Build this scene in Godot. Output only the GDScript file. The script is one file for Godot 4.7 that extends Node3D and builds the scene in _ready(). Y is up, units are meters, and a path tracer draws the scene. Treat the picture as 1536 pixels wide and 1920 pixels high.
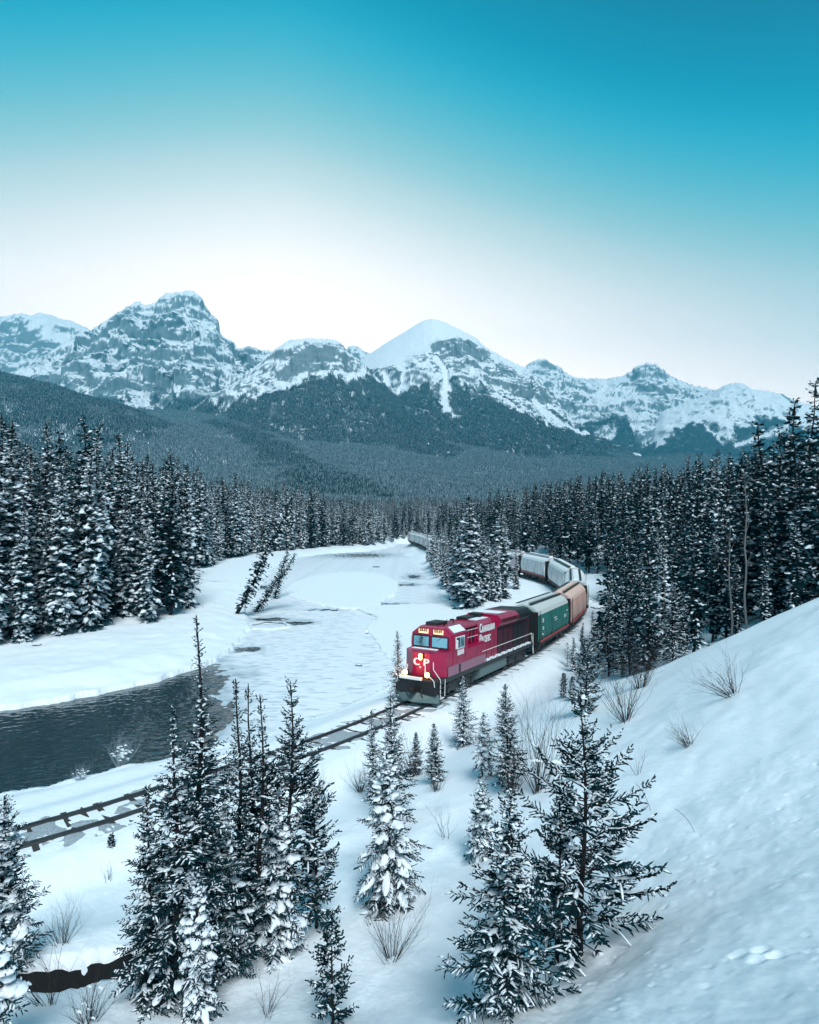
extends Node3D
# A winter valley: a red locomotive pulls grain cars round a bend beside a half frozen river, spruce forest and snowy peaks behind.
# World: x right, y up (0 = top of the rails), z towards the viewer; D below means -z, metres in front of the photographer.

const EYE := 11.7
const FOC := 1150.0        # focal length in units of a 1536 x 1920 frame
const CU := 768.0
const HV := 965.0          # height of the horizon in that frame
const WATER := -2.6
const SKY_TURN := 0.0

var rng := RandomNumberGenerator.new()
var noise_a := FastNoiseLite.new()
var noise_b := FastNoiseLite.new()
var noise_r := FastNoiseLite.new()
var mats := {}
var names := {}

class Geo:
	var v := PackedVector3Array()
	var n := PackedVector3Array()
	var c := PackedColorArray()
	var smooth := false
	func tri(a: Vector3, b: Vector3, d: Vector3, col := Color.WHITE) -> void:
		v.append(a); v.append(b); v.append(d)
		c.append(col); c.append(col); c.append(col)
	func stri(a: Vector3, b: Vector3, d: Vector3, na: Vector3, nb: Vector3, nd: Vector3, col := Color.WHITE) -> void:
		if (b - a).cross(d - a).dot(na + nb + nd) > 0.0:
			v.append(a); v.append(d); v.append(b)
			n.append(na); n.append(nd); n.append(nb)
		else:
			v.append(a); v.append(b); v.append(d)
			n.append(na); n.append(nb); n.append(nd)
		c.append(col); c.append(col); c.append(col)
		smooth = true
	func quad(a: Vector3, b: Vector3, d: Vector3, e: Vector3, col := Color.WHITE) -> void:
		tri(a, b, d, col)
		tri(a, d, e, col)
	func box(lo: Vector3, hi: Vector3, col := Color.WHITE) -> void:
		hexa([Vector3(lo.x, lo.y, lo.z), Vector3(hi.x, lo.y, lo.z), Vector3(hi.x, lo.y, hi.z), Vector3(lo.x, lo.y, hi.z), Vector3(lo.x, hi.y, lo.z), Vector3(hi.x, hi.y, lo.z), Vector3(hi.x, hi.y, hi.z), Vector3(lo.x, hi.y, hi.z)], col)
	func hexa(p: Array, col := Color.WHITE) -> void:
		var mid := Vector3.ZERO
		for q in p:
			mid += q / 8.0
		for f in [[0, 1, 2, 3], [4, 5, 6, 7], [0, 1, 5, 4], [1, 2, 6, 5], [2, 3, 7, 6], [3, 0, 4, 7]]:
			var a: Vector3 = p[f[0]]; var b: Vector3 = p[f[1]]; var d: Vector3 = p[f[2]]; var e: Vector3 = p[f[3]]
			if (b - a).cross(d - a).dot((a + d) * 0.5 - mid) > 0.0:
				quad(a, e, d, b, col)
			else:
				quad(a, b, d, e, col)
	# a prism between two outlines with the same number of points
	func prism(p: PackedVector3Array, q: PackedVector3Array, col := Color.WHITE, caps := true) -> void:
		var m := p.size()
		var mid := Vector3.ZERO
		for k in m:
			mid += (p[k] + q[k]) / (2.0 * m)
		for k in m:
			var j := (k + 1) % m
			if (p[j] - p[k]).cross(q[j] - p[k]).dot((p[k] + q[j]) * 0.5 - mid) > 0.0:
				quad(p[k], q[k], q[j], p[j], col)
			else:
				quad(p[k], p[j], q[j], q[k], col)
		if caps:
			for k in range(1, m - 1):
				face(p[0], p[k], p[k + 1], mid, col)
				face(q[0], q[k], q[k + 1], mid, col)
	func face(a: Vector3, b: Vector3, d: Vector3, inside: Vector3, col: Color) -> void:
		if (b - a).cross(d - a).dot(a - inside) > 0.0:
			tri(a, d, b, col)
		else:
			tri(a, b, d, col)
	func tube(a: Vector3, b: Vector3, ra: float, rb: float, sides := 5, col := Color.WHITE, caps := false) -> void:
		var d := (b - a).normalized()
		var s := d.cross(Vector3.UP if absf(d.y) < 0.9 else Vector3.RIGHT).normalized()
		var t := s.cross(d)
		var p := PackedVector3Array(); var q := PackedVector3Array()
		for k in sides:
			var w := TAU * k / sides
			var o := s * cos(w) + t * sin(w)
			p.append(a + o * ra); q.append(b + o * rb)
		prism(p, q, col, caps)
	func mesh() -> ArrayMesh:
		var m := ArrayMesh.new()
		if v.is_empty():
			return m
		var a := []
		a.resize(Mesh.ARRAY_MAX)
		a[Mesh.ARRAY_VERTEX] = v
		a[Mesh.ARRAY_COLOR] = c
		if smooth and n.size() == v.size():
			a[Mesh.ARRAY_NORMAL] = n
		m.add_surface_from_arrays(Mesh.PRIMITIVE_TRIANGLES, a)
		return m

func lin(r: float, g: float, b: float) -> Color:
	return Color(r, g, b).linear_to_srgb()

func mat(called: String, col: Color, rough := 0.8, metal := 0.0, vertex := false) -> StandardMaterial3D:
	var m := StandardMaterial3D.new()
	m.resource_name = called
	m.albedo_color = col
	m.roughness = rough
	m.metallic = metal
	m.vertex_color_use_as_albedo = vertex
	mats[called] = m
	return m

func noise_tex(freq: float, size: int, oct: int, s: int, ramp: Array, normal := 0.0) -> NoiseTexture2D:
	var f := FastNoiseLite.new()
	f.noise_type = FastNoiseLite.TYPE_SIMPLEX_SMOOTH
	f.seed = s
	f.frequency = freq
	f.fractal_octaves = oct
	var t := NoiseTexture2D.new()
	t.width = size; t.height = size
	t.seamless = true
	t.noise = f
	if normal > 0.0:
		t.as_normal_map = true
		t.bump_strength = normal
	elif not ramp.is_empty():
		var g := Gradient.new()
		var offs := PackedFloat32Array(); var cols := PackedColorArray()
		for r in ramp:
			offs.append(r[0]); cols.append(r[1])
		g.offsets = offs; g.colors = cols
		t.color_ramp = g
	return t

func numbered(called: String) -> String:
	var k: int = names.get(called, -1) + 1
	names[called] = k
	return called if k == 0 else "%s_%03d" % [called, k]

func tag(o: Node3D, label: String, category: String, group := "", kind := "") -> Node3D:
	if label: o.set_meta("label", label)
	if category: o.set_meta("category", category)
	if group: o.set_meta("group", group)
	if kind: o.set_meta("kind", kind)
	return o

func thing(called: String, label: String, category: String, at := Vector3.ZERO, group := "") -> Node3D:
	var o := Node3D.new()
	o.name = numbered(called)
	o.position = at
	add_child(o, true)
	return tag(o, label, category, group)

func part(called: String, mesh: Mesh, m: Material, parent: Node3D) -> MeshInstance3D:
	var o := MeshInstance3D.new()
	o.name = called
	o.mesh = mesh
	o.material_override = null
	if mesh.get_surface_count():
		if mesh is ArrayMesh:
			for k in mesh.get_surface_count():
				o.set_surface_override_material(k, m)
		else:
			o.material_override = m
	parent.add_child(o, true)
	return o

func lone(called: String, mesh: Mesh, m: Material, label: String, category: String, group := "", kind := "") -> MeshInstance3D:
	var o := MeshInstance3D.new()
	o.name = numbered(called)
	o.mesh = mesh
	o.set_surface_override_material(0, m)
	add_child(o, true)
	tag(o, label, category, group, kind)
	return o

func spot(u: float, v: float, d: float) -> Vector3:
	return Vector3((u - CU) * d / FOC, EYE - (v - HV) * d / FOC, -d)

# the point where the sight line of a frame position meets the snow, near a distance that is known roughly
func foot(u: float, v: float, guess: float) -> Vector3:
	var best := guess; var off := 1e9
	var last := 0.0
	for k in 61:
		var d := guess * lerpf(.72, 1.34, k / 60.0)
		var p := spot(u, v, d)
		var e := p.y - ground(p.x, d, true)
		if k > 0 and e * last <= 0.0 and absf(d - guess) < off:
			off = absf(d - guess); best = d - guess * .0103 * absf(e) / maxf(absf(e) + absf(last), 1e-6)
		last = e
	var q := spot(u, v, best)
	q.y = ground(q.x, best, true)
	return q

func smooth01(a: float, b: float, x: float) -> float:
	var t := clampf((x - a) / (b - a), 0.0, 1.0)
	return t * t * (3.0 - 2.0 * t)

func table(pts: Array, x: float) -> float:
	if x <= pts[0][0]: return pts[0][1]
	for k in range(1, pts.size()):
		if x <= pts[k][0]:
			var t: float = (x - pts[k - 1][0]) / (pts[k][0] - pts[k - 1][0])
			return lerpf(pts[k - 1][1], pts[k][1], t)
	return pts[-1][1]

func near_line(p: Vector2, pts: Array) -> float:
	var best := 1e9
	for k in range(1, pts.size()):
		var q := Geometry2D.get_closest_point_to_segment(p, pts[k - 1], pts[k])
		best = minf(best, p.distance_to(q))
	return best

func pv(list: Array) -> PackedVector2Array:
	var r := PackedVector2Array()
	for k in range(0, list.size(), 2):
		r.append(Vector2(list[k], list[k + 1]))
	return r

func inside(p: Vector2, poly: PackedVector2Array) -> bool:
	return Geometry2D.is_point_in_polygon(p, poly)

# ------------------------------------------------------------------ sky
func sky_image() -> Image:
	var ramp := [[0.0, Color8(249, 249, 248)], [17.0, Color8(248, 249, 248)], [21.5, Color8(245, 247, 245)], [25.0, Color8(232, 241, 240)], [28.5, Color8(205, 231, 232)], [32.0, Color8(152, 214, 222)], [35.0, Color8(100, 195, 214)], [38.0, Color8(48, 177, 205)], [41.0, Color8(4, 152, 184)], [50.0, Color8(0, 92, 126)], [120.0, Color8(0, 90, 124)]]
	var w := 512; var h := 256
	var im := Image.create(w, h, false, Image.FORMAT_RGBF)
	for y in h:
		var el := 90.0 - (y + 0.5) / h * 180.0
		for x in w:
			var az := wrapf((x + 0.5) / w * 360.0 + SKY_TURN, -180.0, 180.0)
			var d := absf(wrapf(az + 12.0, -180.0, 180.0)) / 45.7
			var s := maxf(maxf(el, 0.0) * 1.02 - 1.6, 0.0) + 24.0 * (1.0 - exp(-0.69 * pow(d, 1.6)))
			var c := Color.WHITE
			for k in range(1, ramp.size()):
				if s <= ramp[k][0]:
					var t: float = (s - ramp[k - 1][0]) / (ramp[k][0] - ramp[k - 1][0])
					c = (ramp[k - 1][1] as Color).lerp(ramp[k][1], t)
					break
			im.set_pixel(x, y, c.srgb_to_linear() * (Color.WHITE + Color(1.62, 1.28, 1.2, 0.0) * smooth01(33.0, 8.0, s)))
	return im

func _ready() -> void:
	rng.seed = 7
	var cam := Camera3D.new()
	cam.name = "camera"
	cam.position = Vector3(0, EYE, 0)
	cam.rotation_degrees = Vector3(rad_to_deg(atan((HV - 960.0) / FOC)), 0, 0)
	cam.fov = rad_to_deg(2.0 * atan(960.0 / FOC))
	cam.near = 0.1
	cam.far = 20000.0
	add_child(cam)
	var env := Environment.new()
	env.background_mode = Environment.BG_SKY
	var sky := Sky.new()
	var sm := PanoramaSkyMaterial.new()
	sm.panorama = ImageTexture.create_from_image(sky_image())
	sky.sky_material = sm
	env.sky = sky
	env.tonemap_mode = Environment.TONE_MAPPER_LINEAR
	env.tonemap_exposure = 2.45
	env.background_energy_multiplier = 0.41
	env.sdfgi_enabled = true
	env.ssao_enabled = true
	env.ssil_enabled = true
	env.fog_enabled = true
	env.fog_density = 0.00012
	env.fog_light_color = Color(0.27, 0.78, 0.92)
	var we := WorldEnvironment.new()
	we.name = "world_environment"
	we.environment = env
	add_child(we)
	var sun := DirectionalLight3D.new()
	sun.name = "soft_daylight"
	sun.rotation_degrees = Vector3(-50, 14, 0)
	sun.light_energy = 0.5
	sun.light_color = Color(0.935, 0.98, 1.0)
	sun.light_angular_distance = 22.0
	sun.shadow_enabled = true
	add_child(sun)

	noise_a.seed = 3; noise_a.noise_type = FastNoiseLite.TYPE_SIMPLEX_SMOOTH; noise_a.frequency = 1.0; noise_a.fractal_octaves = 4
	noise_b.seed = 11; noise_b.noise_type = FastNoiseLite.TYPE_SIMPLEX_SMOOTH; noise_b.frequency = 1.0; noise_b.fractal_octaves = 1
	noise_r.seed = 23; noise_r.noise_type = FastNoiseLite.TYPE_SIMPLEX_SMOOTH; noise_r.frequency = 1.0; noise_r.fractal_type = FastNoiseLite.FRACTAL_RIDGED; noise_r.fractal_octaves = 5
	make_materials()
	prepare_ground()
	build_ground()
	build_river()
	build_mountains()
	build_far_forest()
	build_railway()
	build_train()
	build_forest()
	build_near_trees()
	build_shrubs()
	build_details()

func make_materials() -> void:
	var s := mat("snow", lin(0.86, 0.885, 0.91), 0.7)
	s.metallic_specular = 0.3
	s.normal_enabled = true
	s.normal_texture = noise_tex(0.02, 512, 4, 5, [], 6.0)
	s.normal_scale = 0.6
	s.uv1_triplanar = true; s.uv1_world_triplanar = true
	s.uv1_scale = Vector3(0.45, 0.45, 0.45)
	mat("tree_snow", lin(0.84, 0.87, 0.9), 0.75).metallic_specular = 0.3
	mat("needles", Color.WHITE, 0.75, 0.0, true).metallic_specular = 0.2
	mat("bark", Color.WHITE, 0.9, 0.0, true).metallic_specular = 0.2
	mat("twig", Color.WHITE, 0.85, 0.0, true).metallic_specular = 0.2
	mat("mountain", Color.WHITE, 0.9, 0.0, true).metallic_specular = 0.15
	mat("far_needles", Color.WHITE, 0.9, 0.0, true).metallic_specular = 0.1
	var w := mat("water", lin(0.018, 0.045, 0.055), 0.10)
	w.metallic_specular = 0.5
	w.normal_enabled = true
	w.normal_texture = noise_tex(0.014, 512, 2, 9, [], 8.0)
	w.normal_scale = 0.35
	w.uv1_triplanar = true; w.uv1_world_triplanar = true
	w.uv1_scale = Vector3(0.16, 0.3, 0.36)
	var ic := mat("ice", Color.WHITE, 0.45, 0.0, true)
	ic.metallic_specular = 0.4
	ic.albedo_texture = noise_tex(0.012, 512, 5, 31, [[0.0, lin(0.42, 0.48, 0.53)], [0.24, lin(0.68, 0.73, 0.77)], [0.38, lin(0.93, 0.93, 0.94)], [1.0, lin(0.98, 0.98, 0.98)]])
	ic.uv1_triplanar = true; ic.uv1_world_triplanar = true
	ic.uv1_scale = Vector3(0.07, 0.2, 0.24)
	mat("shaded_soil", lin(0.006, 0.007, 0.008), 0.95)  # near black, the shade under the creek bank is in this colour
	mat("rock", lin(0.09, 0.1, 0.11), 0.9)

# ------------------------------------------------------------------ the lie of the land
var track := PackedVector3Array()      # rail top along the line, x, y, D, one point a metre
var tps_p: Array[Vector3] = []
var tps_w := PackedFloat32Array()
var gx0 := -104.0
var gd0 := -34.0
var gstep := 2.0
var gnx := 112
var gnd := 188
var g_h := PackedFloat32Array()
var g_s := PackedFloat32Array()        # metres inside (-) or outside (+) the river
var g_t := PackedInt32Array()          # nearest point of the track
var river := PackedVector2Array()

func catmull(p: Array, step: float) -> PackedVector3Array:
	var fine := PackedVector3Array()
	for k in range(p.size() - 1):
		var a: Vector3 = p[maxi(k - 1, 0)]; var b: Vector3 = p[k]; var c: Vector3 = p[k + 1]; var d: Vector3 = p[mini(k + 2, p.size() - 1)]
		for j in 60:
			fine.append(b.cubic_interpolate(c, a, d, j / 60.0))
	fine.append(p[-1])
	var r := PackedVector3Array([fine[0]])
	var left := step
	for k in range(1, fine.size()):
		var len := fine[k].distance_to(fine[k - 1])
		var done := 0.0
		while len - done >= left:
			done += left
			r.append(fine[k - 1].lerp(fine[k], done / len))
			left = step
		left -= len - done
	return r

func prepare_ground() -> void:
	track = catmull([Vector3(-34, 0, 8), Vector3(-22, 0, 17), Vector3(-14.1, 0, 22.6), Vector3(-10.2, 0, 26.1), Vector3(-4.4, 0, 31.9), Vector3(.7, -.1, 39), Vector3(10.1, -1.1, 56), Vector3(18.4, -1.7, 73), Vector3(22.2, -1.4, 82), Vector3(24.4, -.9, 91), Vector3(24.9, -.4, 100), Vector3(23.4, 0, 110), Vector3(20, 0, 124), Vector3(13.4, 0, 150), Vector3(8, 0, 185), Vector3(5, 0, 222), Vector3(1.5, 0, 250), Vector3(1.2, 0, 268), Vector3(6, 0, 290), Vector3(16, 0, 315)], 1.0)
	river = pv([-90, 30, -60, 39, -29.9, 44.8, -24.2, 49, -20.4, 54.8, -18.4, 60.9, -19.8, 76.5, -24, 90, -27, 105, -31, 130, -35, 160, -37, 200, -30, 222, -16, 236, -8, 262, -5, 300, 1, 300, -3, 262, -2.5, 240, -1, 215, 1, 190, 2.6, 173, 3.2, 131, 6, 100, 8.6, 84, 6.5, 70, 0, 53, -4.5, 45, -9.5, 38.5, -15.3, 34.2, -20.5, 30.6, -32, 22, -90, -10])
	# x, D, height: what the slopes in the picture imply
	var known := [[0, 0, 8.6], [-8, 0, 7.2], [8, 0, 10.5], [0, -15, 13], [20, -15, 18], [-20, -15, 9],
		[2.0, 12, 1.9], [3.6, 13, 2.3], [-.5, 16, .85], [-3, 15.5, .95], [-5.2, 13.8, 1.15], [-8.5, 13, 2.0], [-7.2, 14.3, 1.55], [-9.5, 19, .3], [-12, 9, 3.3], [-18, 6, 3.3], [-12.5, 15.5, 1.1],
		[5.1, 8.8, 5.9], [4.6, 6.8, 6.3], [2.6, 9, 4.0], [-.7, 11.5, 2.0], [8.7, 13, 5.7], [14.7, 22, 8.3], [10.6, 20, 6.0], [8.3, 19, 4.7], [8.4, 24, 3.6], [5.9, 15, 3.9], [20, 24, 10.5], [26, 14, 15],
		[2.5, 29, .75], [.6, 24, 1.0], [3.7, 22, 1.8], [8.8, 36, 1.4], [13, 36, 2.0], [20, 40, 3.4], [28, 46, 5.0], [34, 34, 9], [22.6, 66, .6], [30, 66, 3.0], [30, 90, 2.0], [45, 75, 5], [45, 110, 5], [32, 140, 4.0], [40, 200, 6], [60, 150, 7], [70, 80, 9], [80, 110, 9], [90, 200, 9], [24, 180, 3.0], [16, 230, 2], [30, 300, 4], [80, 300, 9],
		[12, 90, -1.2], [10, 120, -1.0], [5, 165, -1.2],
		[-40, 60, -1.4], [-36, 66, -1.3], [-25, 88, -1.4], [-60, 90, -.8], [-45, 200, -1.2], [-90, 150, .3], [-70, 62, -.7], [-45, 46, -1.9], [-100, 60, .5], [-30, 140, -1.4], [-90, 250, 1], [-30, 260, -.9], [0, 300, 0], [-100, 320, 2]]
	for k in known:
		tps_p.append(Vector3(k[0], k[1], k[2]))
	for k in range(4, track.size() - 20, 9):
		var d := (track[k + 1] - track[k - 1]); var nn := Vector2(d.x, d.z).normalized()
		for s in [-3.4, 3.4]:
			tps_p.append(Vector3(track[k].x + nn.y * s, track[k].z - nn.x * s, track[k].y - 0.55))
	solve_tps()
	g_h.resize(gnx * gnd); g_s.resize(gnx * gnd); g_t.resize(gnx * gnd)
	for j in gnd:
		for i in gnx:
			var x := gx0 + i * gstep; var d := gd0 + j * gstep
			g_h[j * gnx + i] = tps(x, d)
			var p := Vector2(x, d)
			var best := 1e9
			for k in river.size():
				var a := river[k]; var b := river[(k + 1) % river.size()]
				var ab := b - a
				var t := clampf((p - a).dot(ab) / ab.length_squared(), 0.0, 1.0)
				best = minf(best, (a + ab * t).distance_squared_to(p))
			best = sqrt(best)
			g_s[j * gnx + i] = -best if inside(p, river) else best
			var near := 0; var nd := 1e9
			for k in range(0, track.size(), 4):
				var q := Vector2(track[k].x - x, track[k].z - d).length_squared()
				if q < nd:
					nd = q; near = k
			g_t[j * gnx + i] = near

func solve_tps() -> void:
	var m := tps_p.size()
	var a: Array[PackedFloat64Array] = []
	var size := m + 3
	for i in size:
		var row := PackedFloat64Array()
		row.resize(size + 1)
		a.append(row)
	for i in m:
		for j in m:
			var r2 := Vector2(tps_p[i].x - tps_p[j].x, tps_p[i].y - tps_p[j].y).length_squared()
			a[i][j] = 0.5 * r2 * log(r2) if r2 > 1e-6 else 60.0
		a[i][m] = 1.0; a[i][m + 1] = tps_p[i].x; a[i][m + 2] = tps_p[i].y
		a[m][i] = 1.0; a[m + 1][i] = tps_p[i].x; a[m + 2][i] = tps_p[i].y
		a[i][size] = tps_p[i].z
	for k in size:
		var piv := k
		for i in range(k + 1, size):
			if absf(a[i][k]) > absf(a[piv][k]): piv = i
		var sw := a[k]; a[k] = a[piv]; a[piv] = sw
		var rk := a[k]
		for i in range(k + 1, size):
			var f := a[i][k] / rk[k]
			if f == 0.0: continue
			var ri := a[i]
			for j in range(k, size + 1):
				ri[j] -= f * rk[j]
			a[i] = ri
	tps_w.resize(size)
	for k in range(size - 1, -1, -1):
		var s := a[k][size]
		for j in range(k + 1, size):
			s -= a[k][j] * tps_w[j]
		tps_w[k] = s / a[k][k]

func tps(x: float, d: float) -> float:
	var m := tps_p.size()
	var s := tps_w[m] + tps_w[m + 1] * x + tps_w[m + 2] * d
	for k in m:
		var q := tps_p[k]
		var r2 := (q.x - x) * (q.x - x) + (q.y - d) * (q.y - d)
		if r2 > 1e-6:
			s += tps_w[k] * 0.5 * r2 * log(r2)
	return s

func soft(g: PackedFloat32Array, x: float, d: float) -> float:   # quadratic B-spline over the 2 m grid
	var fx := clampf((x - gx0) / gstep, 1.0, gnx - 2.01)
	var fd := clampf((d - gd0) / gstep, 1.0, gnd - 2.01)
	var i := int(fx + 0.5); var j := int(fd + 0.5)
	var tx := fx - i; var td := fd - j
	var wx0 := 0.5 * (0.5 - tx) * (0.5 - tx); var wx1 := 0.75 - tx * tx; var wx2 := 0.5 * (0.5 + tx) * (0.5 + tx)
	var wd0 := 0.5 * (0.5 - td) * (0.5 - td); var wd1 := 0.75 - td * td; var wd2 := 0.5 * (0.5 + td) * (0.5 + td)
	var r := (j - 1) * gnx + i
	return wd0 * (wx0 * g[r - 1] + wx1 * g[r] + wx2 * g[r + 1]) + wd1 * (wx0 * g[r + gnx - 1] + wx1 * g[r + gnx] + wx2 * g[r + gnx + 1]) + wd2 * (wx0 * g[r + 2 * gnx - 1] + wx1 * g[r + 2 * gnx] + wx2 * g[r + 2 * gnx + 1])

func in_grid(x: float, d: float) -> bool:
	return x > gx0 + 3.0 and x < gx0 + (gnx - 2) * gstep and d > gd0 + 3.0 and d < gd0 + (gnd - 2) * gstep

func near_track(x: float, d: float) -> Array:      # [signed distance, rail height, metres along]; + on the hill side
	var i := clampi(int((x - gx0) / gstep + 0.5), 0, gnx - 1); var j := clampi(int((d - gd0) / gstep + 0.5), 0, gnd - 1)
	var near := g_t[j * gnx + i]
	var best := 1e9; var at := near
	for k in range(maxi(near - 5, 0), mini(near + 6, track.size() - 1)):
		var q := Vector2(track[k].x - x, track[k].z - d).length_squared()
		if q < best:
			best = q; at = k
	at = clampi(at, 1, track.size() - 2)
	var dir := Vector2(track[at + 1].x - track[at - 1].x, track[at + 1].z - track[at - 1].z).normalized()
	var off := Vector2(x - track[at].x, d - track[at].z)
	return [dir.y * off.x - dir.x * off.y, track[at].y, float(at)]

func far_height(x: float, d: float) -> float:
	var az := x / maxf(d, 50.0)
	var k := table([[-1.2, 7.6e-5], [-.67, 7.6e-5], [-.37, 7.5e-5], [-.15, 6.6e-5], [.11, 5.5e-5], [.37, 4.2e-5], [1.2, 4.2e-5]], az)
	var dd := clampf(d - 200.0, 0.0, 2500.0)
	var y := k * dd * dd
	if d > 2700.0: y += (d - 2700.0) * 0.02
	var h := Vector2((x + 1270.0) / 560.0, (d - 1750.0) / 480.0).length()
	y += 185.0 * exp(-h * h * 1.1)
	h = Vector2((x + 1750.0) / 700.0, (d - 1700.0) / 600.0).length()
	y += 105.0 * exp(-h * h)
	# a fold of the valley side with darker forest
	var p := Vector2(x, d)
	var f := near_line(p, pv([-680, 2260, -443, 1900, -229, 1400, -111, 1000]))
	y += 10.0 * exp(-f * f / 9000.0)
	y += noise_a.get_noise_2d(x / 520.0, d / 700.0) * minf(dd * 0.02, 30.0)
	return y

var pits := []     # [x, D, radius, depth, stretch, turn] dents in the snow

func ground(x: float, d: float, fine := false) -> float:
	if not in_grid(x, d):
		if d < 60.0:
			return soft(g_h, clampf(x, gx0 + 4, gx0 + (gnx - 3) * gstep), clampf(d, gd0 + 4, 300.0)) + maxf(absf(x) - 100.0, 0.0) * 0.05
		return maxf(far_height(x, d), lerpf(soft(g_h, clampf(x, gx0 + 4, gx0 + (gnx - 3) * gstep), clampf(d, 0.0, gd0 + (gnd - 3) * gstep)), far_height(x, d), smooth01(250, 380, d)))
	var h := soft(g_h, x, d)
	var s := soft(g_s, x, d)
	if d > 220.0:
		h = lerpf(h, far_height(x, d), smooth01(220, 330, d))
	var bump := noise_a.get_noise_2d(x / 9.0, d / 9.0) * 0.28 + noise_a.get_noise_2d(x / 2.1 + 40, d / 3.2) * 0.06
	var tr := near_track(x, d)
	var td := absf(tr[0])
	h += bump * smooth01(2.5, 7.0, td)
	if td < 9.0 and tr[2] > 2.0 and tr[2] < track.size() - 3:
		var bed: float = tr[1] - 0.165 - 0.55 * smooth01(1.9, 4.2, td) + noise_a.get_noise_2d(x / 1.1, d / 1.1) * 0.03
		h = lerpf(bed, h, smooth01(3.6, 9.0, td))
	var lip := s + noise_a.get_noise_2d(x / 5.0, d / 5.0) * 0.7
	if lip < 5.0:
		h = lerpf(minf(h, WATER + 0.42 + noise_b.get_noise_2d(x / 3.0, d / 3.0) * 0.1), h, smooth01(0.3, 5.0, lip))
	if lip < 0.0:
		h = lerpf(h, WATER - 0.9, smooth01(0.0, 0.35, -lip))
	# the creek that cuts under the bank
	if x < -3.0 and d < 22.0 and d > 8.0:
		var p := Vector2(x, d)
		var c := near_line(p, creek)
		var w := 0.95 + 0.3 * noise_b.get_noise_2d(x * 0.7, d * 0.7)
		h -= 1.3 * (1.0 - smooth01(w * 0.5, w, c)) + 0.25 * exp(-c * c / 1.8)
	if fine:
		h += noise_a.get_noise_2d(x * 1.4, d * 1.1) * 0.03 + noise_a.get_noise_2d(x * 3.0 + d * 1.2, d * 0.9 - x * 0.5) * 0.018 + noise_a.get_noise_2d(x * 7.0 + d * 3.0, d * 5.0 - x * 2.0) * 0.006
		for q in pits:
			var dx: float = x - q[0]; var dz: float = d - q[1]
			if absf(dx) < 1.0 and absf(dz) < 1.0:
				var a: float = (dx * cos(q[5]) + dz * sin(q[5])) / (q[2] * q[4]); var b: float = (-dx * sin(q[5]) + dz * cos(q[5])) / q[2]
				var rr := a * a + b * b
				h += q[3] * (-smooth01(1.5, 0.45, rr) + 0.12 * exp(-(rr - 2.2) * (rr - 2.2)))
	return h

var creek := pv([-13, 12.4, -10, 13.2, -8.6, 13.7, -7.6, 14.2, -6.9, 14.5, -6.4, 14.9])

func grid_surface(m: ArrayMesh, x0: float, x1: float, d0: float, d1: float, step: float, hole: Rect2, fine := false, ratio := 1.0, hole2 := Rect2()) -> void:
	var nx := int((x1 - x0) / step) + 1
	var nd := int((d1 - d0) / (step * ratio)) + 1
	var h := PackedFloat32Array()
	h.resize((nx + 2) * (nd + 2))
	for j in nd + 2:
		for i in nx + 2:
			h[j * (nx + 2) + i] = ground(x0 + (i - 1) * step, d0 + (j - 1) * step * ratio, fine)
	var v := PackedVector3Array(); var n := PackedVector3Array(); var ix := PackedInt32Array()
	v.resize(nx * nd); n.resize(nx * nd)
	for j in nd:
		for i in nx:
			var k := (j + 1) * (nx + 2) + i + 1
			var x := x0 + i * step; var d := d0 + j * step * ratio
			var y := h[k]
			n[j * nx + i] = Vector3((h[k - 1] - h[k + 1]) / (2.0 * step), 1.0, (h[k + nx + 2] - h[k - nx - 2]) / (2.0 * step * ratio)).normalized()
			if hole.has_point(Vector2(x, d)) or hole2.has_point(Vector2(x, d)): y -= 0.7
			v[j * nx + i] = Vector3(x, y, -d)
	for j in nd - 1:
		for i in nx - 1:
			var a := j * nx + i
			ix.append_array(PackedInt32Array([a, a + nx, a + 1, a + 1, a + nx, a + nx + 1]))
	var arr := []
	arr.resize(Mesh.ARRAY_MAX)
	arr[Mesh.ARRAY_VERTEX] = v; arr[Mesh.ARRAY_NORMAL] = n; arr[Mesh.ARRAY_INDEX] = ix
	m.add_surface_from_arrays(Mesh.PRIMITIVE_TRIANGLES, arr)

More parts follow.
